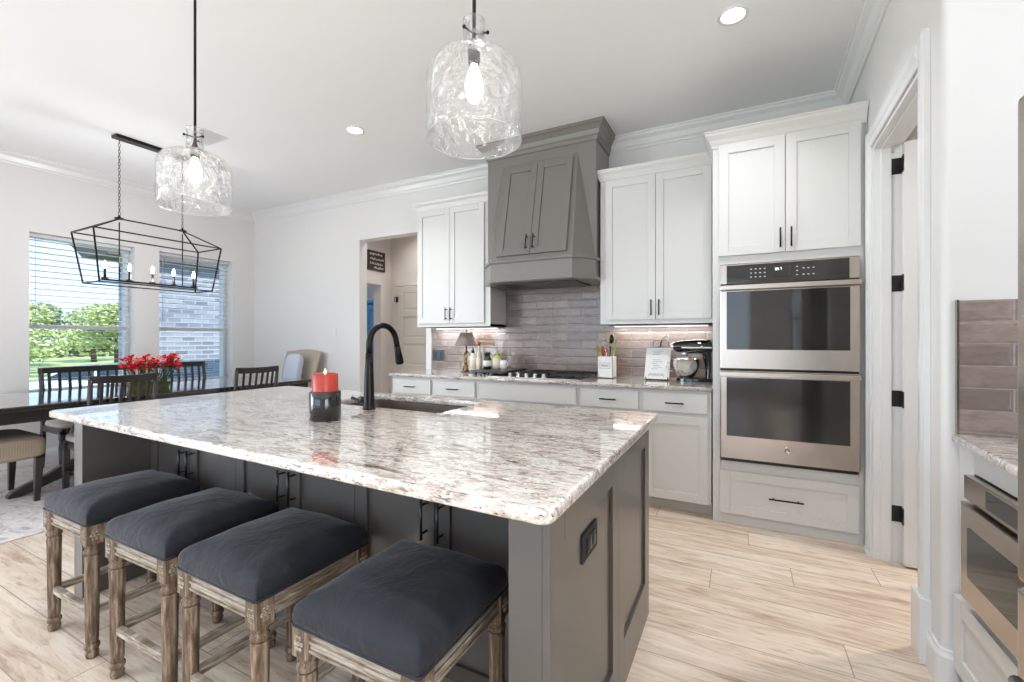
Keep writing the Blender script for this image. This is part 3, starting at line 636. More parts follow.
# ------------------------------------------------------------------ bar stools
def make_stool():
    t = thing('bar_stool', 'x', 'stool', (0, 0, 0), group='navy bar stools at the island')
    hw, hd_ = .178, .178
    for sx_, sy_ in ((-1, -1), (1, -1), (1, 1), (-1, 1)):
        x, y = sx_*hw, sy_*hd_; m = MB()
        m.box(x-.0265, x+.0265, y-.0265, y+.0265, .448, .524)
        m.lathe([(.010, 0), (.019, .004), (.022, .02), (.018, .034), (.0245, .042), (.0245, .052), (.019, .060)], (x, y, 0), 24)
        m.lathe([(.019, .06), (.0215, .075), (.0245, .36), (.0255, .395), (.024, .405)], (x, y, 0), 40, rad=lambda a, z: 1-.085*(.5+.5*math.cos(10*a)))
        m.lathe([(.019, .405), (.0262, .412), (.0262, .422), (.020, .430), (.0255, .440), (.0255, .448)], (x, y, 0), 24)
        lg = m.build('leg', 'oak', t, bev=.002, local=True)
        m = MB()
        for ax in (0, 1):                      # carved rosettes on the two outer faces
            for k in range(6):
                a = k*PI/3; u, w = .011*math.cos(a), .016*math.sin(a)
                if ax: m.ball((x+sx_*.0272, y+u, .486+w), (.0022, .0060, .0060), 8)
                else: m.ball((x+u, y+sy_*.0272, .486+w), (.0060, .0022, .0060), 8)
            if ax: m.ball((x+sx_*.0272, y, .486), (.0035, .006, .006), 8)
            else: m.ball((x, y+sy_*.0272, .486), (.006, .0035, .006), 8)
        m.build('rosette', 'oakrail', lg, local=True)
    for sy_ in (-1, 1):
        m = MB(); y = sy_*hd_; m.box(-hw+.0265, hw-.0265, y-.014, y+.014, .460, .524)
        for z in (.466, .488, .512): m.box(-hw+.0265, hw-.0265, y+sy_*.014, y+sy_*.019, z, z+.007)
        m.build('seat_rail', 'oakrail', t, bev=.0015, local=True)
    for sx_ in (-1, 1):
        m = MB(); x = sx_*hw; m.box(x-.014, x+.014, -hd_+.0265, hd_-.0265, .460, .524)
        for z in (.466, .488, .512): m.box(x+sx_*.014, x+sx_*.019, -hd_+.0265, hd_-.0265, z, z+.007)
        m.build('seat_rail', 'oakrail', t, bev=.0015, local=True)
    for sy_ in (-1, 1): MB().box(-hw, hw, sy_*hd_-.011, sy_*hd_+.011, .165, .192).build('stretcher', 'oakrail', t, bev=.002, local=True)
    for sx_ in (-1, 1): MB().box(sx_*hw-.011, sx_*hw+.011, -hd_, hd_, .165, .192).build('stretcher', 'oakrail', t, bev=.002, local=True)
    # cushion: upholstered box with crown, soft top edges
    N = 30; vs = []; fs = []; a_, b2 = .205, .207
    rr = random.Random(4); ph = [rr.uniform(0, 6) for _ in range(6)]
    def P(u, v):
        # plan position from square grid; edge rounding by superellipse
        e = 1-(max(abs(u), abs(v)))
        k = math.sqrt(max(0, 1-min(1, (1-e/.36))**2)) if e < .36 else 1
        z = .556+.046*k+.022*(1-u*u)*(1-v*v)+.0025*math.sin(5*u+ph[0]+3*v)*math.sin(4*v+ph[1])
        inset = 1-.06*(1-k) if False else 1
        cu_ = 1-.022*(abs(u)*abs(v))**6
        return (a_*u*cu_*(1+.012*k), b2*v*cu_*(1+.012*k), z)
    for j in range(N+1):
        for i in range(N+1):
            f = lambda q: math.copysign(abs(math.sin(q*PI/2))**.9, q); vs.append(P(f(-1+2*i/N), f(-1+2*j/N)))
    for j in range(N):
        for i in range(N): k = j*(N+1)+i; fs.append((k, k+1, k+N+2, k+N+1))
    ring = [i for i in range(N+1)]+[j*(N+1)+N for j in range(1, N+1)]+[N*(N+1)+i for i in range(N-1, -1, -1)]+[j*(N+1) for j in range(N-1, 0, -1)]
    prev = ring
    for sc_, z in ((1.006, .545), (1.0, .530), (.975, .5245)):
        k0 = len(vs); vs += [(vs[q][0]*sc_, vs[q][1]*sc_, z) for q in ring]; cur = list(range(k0, k0+len(ring)))
        for i in range(len(ring)): j = (i+1) % len(ring); fs.append((prev[i], cur[i], cur[j], prev[j]))
        prev = cur
    fs.append(tuple(prev[::-1]))
    cu = MB().add(vs, fs, True).build('seat_cushion', 'navy', t, local=True)
    m = MB(); m.tube([(x, y, .5285) for x, y in rrect(-.2045, .2045, -.2065, .2065, .012, 3)], .004, 6, closed=True); m.build('piping', 'navy', cu, local=True)
    return t
st0 = make_stool()
sl = ['navy cushioned stool with carved legs, beside the open left end of the island', 'navy cushioned stool second from the dining table end of the island', 'navy cushioned stool third from the dining table, second from the end panel with the outlet', 'navy cushioned stool beside the corner post nearest the outlet end panel']
for i, (x, y) in enumerate([(-2.441, .972), (-1.872, .970), (-1.376, .964), (-.806, .948)]):
    t = st0 if i == 0 else dup(st0, (0, 0, 0)); t.location = (x, y, 0); t.rotation_euler = (0, 0, (0, .01, -.01, .0)[i]); t['label'] = sl[i]

# ------------------------------------------------------------------ back run: base cabinets, counter
FY = 3.37
def base_cab(name, label, x0, x1, doors, drawers=1, false=False, lside=False):
    t = thing(name, label, 'cabinet', ((x0+x1)/2, 3.68, 0))
    m = MB(); m.box(x0, x1, FY, 3.998, .10, .883); m.box(x0, x1, FY+.075, 3.998, 0, .10); m.build('body', 'cabinet', t)
    w = (x1-x0-.04)
    if not false:
        dm = MB(); dm.box(x0+.02, x1-.02, FY-.02, FY, .724, .862); d = dm.build('drawer', 'cabinet', t, bev=.004, seg=1)
        bar_handle(((x0+x1)/2, FY-.02, .793), (1, 0, 0), .125, (0, -1, 0), d)
    else: MB().box(x0+.02, x1-.02, FY-.02, FY, .724, .862).build('false_front', 'cabinet', t, bev=.004, seg=1)
    n = doors
    for i in range(n):
        dw = (w-.004*(n-1))/n; dm = MB(T(x0+.02+i*(dw+.004), FY, .098)); dm.shaker(dw, .60, .02, .058); d = dm.build('door', 'cabinet', t, bev=.0015)
        hx_ = x0+.02+i*(dw+.004)+(dw-.035 if (i == 0 and x0 < -.7) else .035); bar_handle((hx_, FY-.02, .60), (0, 0, 1), .125, (0, -1, 0), d)
    return t
base_cab('base_cabinet', 'pale grey base cabinet at the hallway end of the back counter', -3.065, -2.565, 1)
base_cab('base_cabinet', 'pale grey base cabinet under the small lamp and bottles', -2.565, -2.075, 1)
base_cab('base_cabinet', 'pale grey base cabinet with plain front under the cooktop', -2.075, -1.135, 2, false=True)
base_cab('base_cabinet', 'pale grey base cabinet under the utensil crock', -1.135, -.650, 1)
base_cab('base_cabinet', 'pale grey base cabinet under the mixer beside the oven tower', -.650, -.175, 1)
tag(slab('back_countertop', [(-.167, 3.335), (-.167, 3.998), (-3.085, 3.998), (-3.085, 3.335)], .884, .914, 'granite', (), .008), 'long speckled granite counter along the back wall under the hood', 'countertop')
bs = MB(); bs.box(-3.0495, -.167, 3.985, 3.9995, .9145, 1.3695); bs.box(-2.163, -1.03, 3.985, 3.9995, 1.3695, 1.79)
tag(bs.build('backsplash', 'tile'), 'glossy taupe subway tile backsplash behind the back counter', 'backsplash', kind='structure')
struct(MB().box(-3.118, -3.05, 3.965, 3.9995, .9145, 1.3695).build('trim_6', 'trim'), 'white trim strip at the hallway end of the tiles', 'trim')

# tall oven cabinet
tc_ = thing('oven_cabinet', 'tall pale cabinet tower holding the double wall oven', 'cabinet', (.25, 3.68, 0))
m = MB(); TX0, TX1, TY = -.165, .665, 3.35
m.box(TX0, -.118, TY, 3.998, 0, 2.58); m.box(.643, TX1, TY, 3.998, 0, 2.58); m.box(-.118, .643, TY, 3.998, 1.756, 2.58); m.box(-.118, .643, TY, 3.998, 0, .425); m.box(-.118, .643, 3.96, 3.998, .425, 1.756)
m.box(.665, .688, TY+.02, TY+.05, 0, 2.57)
m.build('body', 'cabinet', tc_, bev=.001)
CC = [(0, 0), (0, -.11), (.006, -.108), (.010, -.088), (.014, -.084), (.024, -.058), (.044, -.030), (.048, -.014), (.054, -.010), (.054, 0)]
m = MB(); m.sweep([(o_, 2.664+z) for o_, z in CC], [(TX0, 3.995), (TX0, TY), (TX1+.035, TY)][::1]); 
def crown_ccw(pts, ztop): 
    mm = MB(); mm.sweep([(-o_, ztop+z) for o_, z in CC], pts); return mm
m = crown_ccw([(TX1+.02, TY), (TX0, TY), (TX0, 3.995)], 2.685) if False else m
def crown_out(pts, ztop, prof=CC):   # path travelled so that the room is on its left: mirror the offset
    mm = MB(); mm.sweep([(-o_, ztop+z) for o_, z in prof], pts); return mm
m = crown_out([(TX0, 3.995), (TX0, TY), (TX1, TY)], 2.685); # offset sign checked below
m = MB(); m.sweep([(o_, 2.664+z) for o_, z in CC], [(TX1+.015, TY), (TX0, TY), (TX0, 3.995)][::-1])
m.box(TX0, TX1, TY, 3.995, 2.575, 2.64)
m.build('crown', 'cabinet', tc_)
for i in (0, 1):
    dm = MB(T(-.128+i*.391, TY, 1.812)); dm.shaker(.387, .752, .02, .06); d = dm.build('door', 'cabinet', tc_, bev=.0015)
    bar_handle((.2615+(-1, 1)[i]*.030, TY-.02, 1.90), (0, 0, 1), .125, (0, -1, 0), d)
dm = MB(T(-.120, TY, .072)); dm.shaker(.762, .290, .02, .06); d = dm.build('drawer', 'cabinet', tc_, bev=.0015)
bar_handle((.262, TY-.02, .217), (1, 0, 0), .19, (0, -1, 0), d)

# double oven
ov = thing('wall_oven', 'stainless double wall oven with dark glass doors', 'oven', (.262, 3.6, .43))
OX, OXr = -.116, .641; yf = 3.33
m = MB(); m.box(OX, OXr, yf+.01, 3.94, .452, 1.75); m.build('chassis', 'black', ov)
m = MB(); m.box(OX+.01, OXr-.01, yf+.004, yf+.03, .428, .452)
for i in range(46): m.box(OX+.02+i*.0156, OX+.03+i*.0156, yf, yf+.006, .432, .449)
m.build('vent_grille', 'black', ov)
cp = MB().box(OX, OXr, yf-.012, yf+.01, 1.618, 1.748).build('control_frame', 'steel', ov, bev=.002)
MB().box(OX+.038, OXr-.050, yf-.016, yf-.011, 1.620, 1.742).build('control_panel', 'ovenglass', cp, bev=.001)
m = MB(); m.box(.195, .290, yf-.0175, yf-.0155, 1.648, 1.722); m.build('display_window', 'glossblack', cp)
m = MB(); SEG = {'8': 'abcdefg', '2': 'abged', '7': 'abc', '5': 'afgcd'}
def digit(m, ch, x, z, s_, y):
    for q in SEG[ch]:
        a = {'a': (0, 2, 1, 2), 'b': (1, 1, 1, 2), 'c': (1, 0, 1, 1), 'd': (0, 0, 1, 0), 'e': (0, 0, 0, 1), 'f': (0, 1, 0, 2), 'g': (0, 1, 1, 1)}[q]
        m.bar((x+a[0]*s_, y, z+a[1]*s_), (x+a[2]*s_, y, z+a[3]*s_), .0018, .0012, (0, 1, 0))
for ch, x in (('8', .204), ('5', .216), ('7', .230)): digit(m, ch, x, 1.694, .007, yf-.0182)
m.build('clock_digits', 'display', cp)
m = MB()
for gx, cols, rows in ((.062, 4, 3), (.318, 1, 3), (.352, 3, 2)):
    for i in range(cols):
        for j in range(rows): m.box(gx+i*.026, gx+i*.026+.010, yf-.0168, yf-.0158, 1.655+j*(.026 if rows == 3 else .040), 1.660+j*(.026 if rows == 3 else .040))
m.build('key_legends', 'slatwhite', cp)
for nm, z0, z1, hz in (('upper', 1.052, 1.610, 1.588), ('lower', .455, 1.040, 1.018)):
    d = MB(); d.box(OX, OXr, yf-.035, yf+.008, z0, z1); d = d.build('door', 'steel', ov, bev=.004)
    gz0 = z0+(.128 if nm == 'upper' else .150)
    m = MB(); m.box(OX+.038, OXr-.050, yf-.0375, yf-.034, gz0, z1-.045); m.build('door_glass', 'ovenglass', d, bev=.001)
    hm = MB(); hm.box(OX-.002, OXr-.002, yf-.085, yf-.062, hz-.016, hz+.016); hm.box(OX, OX+.03, yf-.065, yf-.03, hz-.014, hz+.014); hm.box(OXr-.03, OXr, yf-.065, yf-.03, hz-.014, hz+.014)
    hm.build('handle', 'steel', d, bev=.004)
    if nm == 'lower':
        bz = z0+.085; bx = .268; m = MB(Matrix.Translation((bx, yf-.035, bz)) @ Matrix.Rotation(PI/2, 4, 'X')); m.lathe([(0, 0), (.019, 0), (.019, .0025), (.0165, .003), (.0165, .0018), (0, .0018)], n=28, cap=False)
        em = m.build('round_emblem', 'chrome', d)
        m = MB(); y = yf-.0378
        m.tube([(bx-.002+.006*math.cos(a), y, bz+.001+.008*math.sin(a)) for a in [.7+5.0*i/12 for i in range(13)]], .0009, 5)
        m.tube([(bx+.001+.009*(i/10), y, bz+.006*math.sin(i*.9)) for i in range(11)], .0009, 5)
        m.tube([(bx+.013*math.cos(a), y, bz+.013*math.sin(a)) for a in [2*PI*i/20 for i in range(20)]], .0006, 5, closed=True)
        m.build('monogram', 'steelsink', em)

# upper cabinets
def upper(label, x0, x1, ml=.02, mr=.02):
    t = thing('upper_cabinet', label, 'cabinet', ((x0+x1)/2, 3.83, 1.37))
    m = MB(); y = 3.67; m.box(x0, x1, y, 3.998, 1.372, 2.58); m.box(x0, x1, y-.004, 3.99, 1.372, 1.395); m.build('body', 'cabinet', t, bev=.001)
    m = MB(); m.sweep([(o_*.8, 2.662+z*.8) for o_, z in CC], [(x0, 3.995), (x0, y), (x1, y), (x1, 3.995)]); m.box(x0, x1, y, 3.995, 2.575, 2.64); m.build('crown', 'cabinet', t)
    w = (x1-x0-ml-mr-.004)/2; xc = x0+ml+w+.002
    for i in (0, 1):
        dm = MB(T(x0+ml+i*(w+.004), y, 1.408)); dm.shaker(w, 1.155, .02, .058); d = dm.build('door', 'cabinet', t, bev=.0015)
        bar_handle((xc+(-1, 1)[i]*.030, y-.02, 1.50), (0, 0, 1), .125, (0, -1, 0), d)
    lp = thing('cabinet_light', 'slim warm light bar under the ' + ('cabinet between hood and oven tower' if x0 > -1.5 else 'cabinet left of the grey hood'), 'light', ((x0+x1)/2, 3.80, 1.36))
    MB().box(x0+.05, x1-.05, 3.905, 3.93, 1.360, 1.372).build('housing', 'slatwhite', lp); MB().box(x0+.06, x1-.06, 3.909, 3.926, 1.357, 1.360).build('diffuser', 'ledstrip', lp)
    light('undercabinet_glow', 'AREA', (0, .117, -.006), 1.3, (1, .90, .82), (0, 0, 0), x1-x0-.1, .02, lp)
    return t
upper('pale upper cabinet between the grey hood and the oven tower', -1.046, -.170, .046, .02)
upper('pale upper cabinet between the hallway opening and the grey hood', -3.000, -2.118, .02, .062)

# range hood
hd2 = thing('range_hood', 'grey painted range hood with two doors and crown to the ceiling', 'range hood', (-1.58, 3.75, 1.74))
HX0, HX1, HY = -2.105, -1.062, 3.60
m = MB(); m.box(HX0, HX1, HY, 3.998, 1.915, 3.0); m.build('chimney_box', 'grey', hd2, bev=.002)
HC = [(0, 0), (0, -.135), (.010, -.135), (.014, -.105), (.026, -.095), (.036, -.060), (.066, -.028), (.080, -.022), (.080, -.008), (.088, 0)]
m = MB(); m.sweep([(o_, 3.048+z) for o_, z in HC], [(HX0, 3.995), (HX0, HY), (HX1, HY), (HX1, 3.995)]); m.box(HX0, HX1, HY, 3.995, 2.95, 3.047); m.build('crown', 'grey', hd2)
FX0, FX1, FYf = -1.962, -1.204, 3.40
ap = [(HX0, 3.985), (HX0, 3.565), (FX0, FYf), (FX1, FYf), (HX1, 3.565), (HX1, 3.985)]
apm = [(HX0, 3.66), (HX0, 3.565), (FX0, FYf), (FX1, FYf), (HX1, 3.565), (HX1, 3.66)]
m = MB(); m.prism(ap, 1.760, 1.915); m.build('apron', 'grey', hd2, bev=.002)
def off(pts, d): return pts
m = MB(); mp = [(0, 0), (0, .016), (.008, .022), (.016, .022), (.016, .008), (.010, 0)]
m.sweep([(o_, 1.908+z) for o_, z in mp], apm); m.sweep([(o_, 1.742+z*1.1) for o_, z in mp], apm); m.prism(ap, 1.743, 1.7595); m.build('moulding', 'grey', hd2)
# liner underneath
m = MB(); m.box(-1.95, -1.21, 3.50, 3.93, 1.733, 1.744); m.build('liner', 'black', hd2)
# flared front
TZ = 2.835; zb = 1.9155
m = MB(); vs = [(FX0, FYf+.004, zb), (FX1, FYf+.004, zb), (HX1, HY-.001, zb), (HX0, HY-.001, zb), (-1.938, HY, TZ), (-1.222, HY, TZ)]
m.add(vs, [(0, 1, 5, 4), (1, 2, 5), (3, 0, 4), (0, 3, 2, 1), (4, 5, 2, 3)]); m.build('flared_front', 'grey', hd2)
sv = Vector((0, HY-FYf-.004, TZ-zb)); svn = sv.normalized(); nn = Vector((0, -svn.z, svn.y))
def hooddoor(x0, x1, v0, v1):
    O = Vector((x0, FYf+.004, zb))+svn*v0
    # local x -> X, local z -> slope, local -y -> nn
    return Matrix.Translation(O) @ Matrix(((1, 0, 0, 0), (0, -nn.y, svn.y, 0), (0, -nn.z, svn.z, 0), (0, 0, 0, 1))), x1-x0, v1-v0
for i, (x0, x1) in enumerate(((-1.905, -1.582), (-1.578, -1.255))):
    mat, w_, h_ = hooddoor(x0, x1, .055, .905); dm = MB(mat); dm.shaker(w_, h_, .02, .062, .009); d = dm.build('door', 'grey', hd2, bev=.0015)
    p = Vector(((-1.612, -1.548)[i], FYf+.004, zb))+svn*.155+nn*.02; bar_handle(p, svn, .13, nn, d)

# cooktop
ck = thing('gas_cooktop', 'stainless gas cooktop with black grates set in the back counter', 'cooktop', (-1.6, 3.66, .914))
m = MB(); m.prism(rrect(-2.03, -1.135, 3.42, 3.93, .02, 4), .9145, .922); m.build('pan', 'steel', ck, bev=.002)
for gx0, gx1 in ((-1.76, -1.46), (-1.45, -1.15)):
    m = MB(); z0, z1 = .944, .956; y0, y1 = 3.52, 3.91
    for y in (y0, y1-.012): m.box(gx0, gx1, y, y+.012, z0-.004, z1)
    for x in (gx0, gx1-.012): m.box(x, x+.012, y0, y1, z0-.004, z1)
    k = 7
    for i in range(1, k): xx = gx0+(gx1-gx0)*i/k; m.box(xx-.004, xx+.004, y0+.012, y1-.012, z0, z1)
    m.box(gx0, gx1, (y0+y1)/2-.005, (y0+y1)/2+.005, z0, z1)
    for x in (gx0+.006, gx1-.006):
        for y in (y0+.006, y1-.006): m.box(x-.006, x+.006, y-.006, y+.006, .922, z0)
    m.build('grate', 'black', ck, bev=.0015)
for bx, by, r_ in ((-1.61, 3.62, .036), (-1.61, 3.81, .045), (-1.30, 3.62, .045), (-1.30, 3.81, .036)):
    MB().lathe([(r_, 0), (r_, .010), (r_*.8, .012), (r_*.8, .017), (0, .018)], (bx, by, .922), 20, cap=False).build('burner', 'black', ck)
for i, kx in enumerate((-1.80, -1.72, -1.64, -1.56, -1.48)):
    MB().lathe([(.021, 0), (.021, .004), (.0175, .006), (.0165, .030), (.014, .033), (0, .033)], (kx, 3.465, .922), 18, cap=False).build('knob', 'chrome', ck)

# ------------------------------------------------------------------ things on the back counter
CT = .9145
lm = thing('table_lamp', 'small brass lamp with a taupe pleated shade on the back counter', 'lamp', (-2.475, 3.80, CT))
c0 = (-2.475, 3.80, CT)
m = MB(); m.lathe([(.055, 0), (.055, .008), (.035, .014), (.014, .020), (.010, .05), (.018, .062), (.010, .075), (.009, .14), (.016, .155), (.009, .168), (.007, .285)], c0, 18)
for k in range(3):
    a = k*2*PI/3+.4; m.tube([(c0[0]+q*math.cos(a), c0[1]+q*math.sin(a), c0[2]+z) for q, z in ((.045, .01), (.05, .05), (.03, .10), (.05, .15), (.02, .20), (.008, .21))], .006, 8)
m.build('stem', 'brass', lm)
m = MB(); m.lathe([(.113, 0), (.109, .02), (.060, .135), (.057, .135), (.106, .02), (.110, 0)], (c0[0], c0[1], c0[2]+.265), 72, rad=lambda a, z: 1+.02*math.cos(24*a), cap=False); m.build('shade', 'shade', lm)
m = MB(); m.lathe([(.004, .38), (.004, .41), (.009, .415), (.004, .425), (0, .427)], c0, 10, cap=False); m.tube([(c0[0]-.058, c0[1], c0[2]+.39), (c0[0]+.058, c0[1], c0[2]+.39)], .002, 5); m.build('finial', 'brass', lm)
tr = tag(MB().prism(rrect(-2.46, -2.20, 3.68, 3.80, .02, 4), CT, CT+.006).add([(0, 0, 0)], []).build('bottle_tray', 'darkwood'), 'small dark tray under the two tall bottles', 'tray')
def bottle(loc, prof, mat, capprof, capmat, band, bandmat, label, name='bottle', n=22):
    t = thing(name, label, 'bottle' if name == 'bottle' else 'jar', loc, group='bottles and jars by the cooktop')
    MB().lathe(prof, loc, n).build('body', mat, t)
    MB().lathe(capprof, loc, n).build('cap', capmat, t)
    if band: r_, z0, z1 = band; MB().lathe([(r_, z0), (r_+.0008, z0+.001), (r_+.0008, z1-.001), (r_, z1)], loc, n, cap=False).build('paper_label', bandmat, t)
    return t
tz = CT+.0065
bottle((-2.425, 3.715, tz), [(.018, 0), (.021, .01), (.021, .05), (.010, .065), (.010, .08)], 'amber', [(.012, .08), (.012, .098)], 'bronze', None, '', 'small amber bottle at the lamp foot, shortest of the bottles')
bottle((-2.355, 3.735, tz), [(.030, 0), (.033, .008), (.033, .15), (.020, .18), (.014, .19)], 'paper', [(.016, .19), (.016, .215), (.008, .222), (.006, .245)], 'black', (.0335, .04, .12), 'cream', 'white round dispenser bottle with a black cap on the dark tray')
bottle((-2.280, 3.730, tz), [(.026, 0), (.029, .006), (.029, .16), (.022, .19), (.0125, .215), (.0125, .265)], 'bottleglass', [(.0145, .262), (.0145, .30), (.012, .303)], 'amber', (.0295, .03, .14), 'cream', 'tall clear bottle with a red-brown cap on the dark tray')
ft = thing('footed_tray', 'black footed wooden tray bridging the left end of the cooktop', 'tray', (-2.0, 3.66, CT))
TT = .965
m = MB(); m.prism(rrect(-2.215, -1.835, 3.46, 3.90, .012, 3), TT-.018, TT); m.build('board', 'darkwood', ft, bev=.003)
for x in (-2.19, -2.055):
    for y in (3.48, 3.85): MB().box(x, x+.022, y, y+.03, CT+.0005 if x < -2.1 else .9225, TT-.018).build('foot', 'darkwood', ft, bev=.003)
bottle((-2.145, 3.66, TT), [(.034, 0), (.039, .008), (.040, .09), (.026, .12), (.024, .13)], 'darkbottle', [(.030, .13), (.031, .155), (.026, .16)], 'black', (.0408, .025, .08), 'paper', 'dark round jar with a white label on the footed tray', 'jar')
pt = thing('lidded_pot', 'cream ceramic pot with a yellow lid on the footed tray', 'pot', (-2.055, 3.69, TT), group='bottles and jars by the cooktop')
MB().lathe([(.028, 0), (.042, .01), (.047, .04), (.044, .085), (.036, .105), (.036, .11)], (-2.055, 3.69, TT), 24).build('body', 'cream', pt)
MB().lathe([(.038, .11), (.036, .118), (.012, .128), (.006, .133), (.010, .145), (0, .149)], (-2.055, 3.69, TT), 20, cap=False).build('lid', 'lime', pt)
mg = thing('mug', 'small cream mug with a handle beside the lidded pot', 'mug', (-1.965, 3.67, TT))
m = MB(); m.lathe([(.022, 0), (.030, .004), (.031, .085), (.028, .085), (.026, .008), (0, .008)], (-1.975, 3.67, TT), 22, cap=False); m.build('cup', 'paper', mg)
MB().tube([(-1.945, 3.66, TT+.070), (-1.925, 3.65, TT+.066), (-1.918, 3.648, TT+.045), (-1.927, 3.65, TT+.022), (-1.946, 3.66, TT+.018)], .0045, 8).build('handle', 'paper', mg)

# utensil crock
uc = thing('utensil_crock', 'white square utensil tin with a framed label by the cooktop', 'utensil holder', (-1.025, 3.80, CT))
X, Y = -1.025, 3.80; m = MB(); hw = .066
m.box(X-hw, X+hw, Y-hw, Y+hw, CT, CT+.006)
for a in ((X-hw, X-hw+.004, Y-hw, Y+hw), (X+hw-.004, X+hw, Y-hw, Y+hw), (X-hw, X+hw, Y-hw, Y-hw+.004), (X-hw, X+hw, Y+hw-.004, Y+hw)): m.box(*a, CT, CT+.185)
m.build('tin', 'paper', uc)
m = MB()
zc = CT+.108
for q in (((X-.045, X+.045), (zc+.022, zc+.024)), ((X-.045, X+.045), (zc-.024, zc-.022)), ((X-.045, X-.043), (zc-.022, zc+.022)), ((X+.043, X+.045), (zc-.022, zc+.022))): m.box(q[0][0], q[0][1], Y-hw-.0015, Y-hw, q[1][0], q[1][1])
for i in range(7): 
    x = X-.032+i*.0095
    m.bar((x, Y-hw-.001, zc-.010), (x+.003, Y-hw-.001, zc+.010), .0018, .001, (0, 1, 0)); m.bar((x+.003, Y-hw-.001, zc+.010), (x+.006, Y-hw-.001, zc-.006), .0018, .001, (0, 1, 0))
m.build('printed_label', 'bronze', uc)
def utensil(kind, mat, dx, dy, tx, ty, L, label):
    base = Vector((X+dx, Y+dy, CT+.012)); tip = Vector((X+tx, Y+ty, CT+L)); ax = (tip-base).normalized()
    t = thing(kind, label, kind.replace('_', ' '), tuple(base), group='utensils in the white tin')
    q = ax.to_track_quat('Z', 'X').to_matrix().to_4x4(); hm = Matrix.Translation(base) @ q; l = (tip-base).length
    MB(hm).tube([(0, 0, 0), (0, 0, l*.72)], .0045, 8).build('shaft', mat, t)
    m = MB(hm)
    if kind == 'spatula': m.hexa([(-.006, -.012, l*.70), (-.002, -.012, l*.70), (-.002, .012, l*.70), (-.006, .012, l*.70)], [(-.004, -.040, l), (-.001, -.040, l), (-.001, .040, l), (-.004, .040, l)])
    elif kind == 'ladle': m.ball((0, 0, l*.88), (.022, .040, .042), 14)
    elif kind == 'whisk':
        for k in range(5):
            a = k*PI/5; m.tube([(.026*math.sin(s_*PI)**.8*math.cos(a)*1, .026*math.sin(s_*PI)**.8*math.sin(a), l*(.66+.34*s_)) for s_ in [i/8 for i in range(9)]], .0014, 5)
    else: m.ball((0, 0, l*.88), (.009, .032, .048), 14)
    m.build('head', mat, t)
utensil('spatula', 'lime', -.035, 0, -.085, -.01, .29, 'lime green spatula leaning left out of the white tin')
utensil('wooden_spoon', 'lightwood', .02, .01, .01, .0, .40, 'pale wooden spoon, tallest utensil in the white tin')
utensil('ladle', 'black', .01, -.01, .045, .0, .38, 'black ladle standing upright in the white tin')
utensil('spatula', 'lime', .03, .0, .075, .02, .33, 'yellow-green spatula leaning right out of the white tin')
utensil('serving_spoon', 'redwax', -.01, -.03, -.025, -.045, .26, 'red spoon at the front of the white tin')
utensil('whisk', 'chrome', .0, .03, -.015, .01, .33, 'wire whisk standing in the white tin')
utensil('serving_spoon', 'green', -.045, .02, -.095, .02, .28, 'dark green spoon leaning far left from the white tin')

# cookbook on its wire stand
bk = thing('book_stand', 'black wire scroll stand holding the white book', 'book stand', (-.60, 3.84, CT))
def circ(cx_, cz, r_, y, a0, a1, n=16, dy=0): return [(cx_+r_*math.cos(a0+(a1-a0)*i/n), y+dy*i/n, cz+r_*math.sin(a0+(a1-a0)*i/n)) for i in range(n+1)]
m = MB(); lx, rx_ = -.68, -.51
m.tube([(lx, 3.70, CT+.03), (lx, 3.715, CT+.006), (lx, 3.80, CT+.006), (lx+.01, 3.90, CT+.22)], .0035, 7); m.tube([(rx_, 3.70, CT+.03), (rx_, 3.715, CT+.006), (rx_, 3.80, CT+.006), (rx_-.01, 3.90, CT+.22)], .0035, 7)
m.tube([(lx, 3.80, CT+.006), (rx_, 3.80, CT+.006)], .0035, 7); m.tube([(lx, 3.712, CT+.008), (rx_, 3.712, CT+.008)], .0035, 7)
m.tube(circ(-.625, CT+.295, .030, 3.90, -PI/2, 1.2*PI), .003, 6); m.tube(circ(-.560, CT+.295, .030, 3.90, 1.5*PI, -.2*PI), .003, 6); m.tube([(lx+.01, 3.90, CT+.20), (-.625, 3.90, CT+.265)], .003, 6); m.tube([(rx_-.01, 3.90, CT+.20), (-.56, 3.90, CT+.265)], .003, 6)
m.tube([(-.60, 3.90, CT+.25), (-.585, 3.90, CT+.33), (-.545, 3.90, CT+.365), (-.53, 3.90, CT+.34)], .003, 6)
m.build('frame', 'black', bk)
bo = thing('cookbook', 'white cookbook with faint print leaning on the wire stand', 'book', (-.60, 3.76, CT))
tilt = Matrix.Translation((-.600, 3.728, CT+.013)) @ Matrix.Rotation(math.radians(-24), 4, 'X')
MB(tilt).box(-.092, .092, -.001, .022, 0, .268).build('pages', 'cream', bo)
m = MB(tilt); m.box(-.095, .095, -.0035, -.001, -.002, .272); m.box(-.095, .095, .022, .0245, -.002, .272); m.box(-.0965, -.0925, -.001, .022, -.002, .272); m.build('cover', 'paper', bo)
m = MB(tilt)
r = random.Random(12)
for j in range(9):
    z = .24-j*.016-(.03 if j > 2 else 0); x = -.05+r.uniform(0, .02); 
    for i in range(r.randint(5, 9)): m.box(x, x+.006, -.0042, -.0036, z, z+.003); x += .009
for i in range(9): m.tube([(-.06+.014*i+.006*math.cos(a), -.0042, .03+.010*math.sin(a)+.008*(i % 2)) for a in [2*PI*k/8 for k in range(8)]], .0011, 5, closed=True)
m.build('print', 'plateblue', bo)

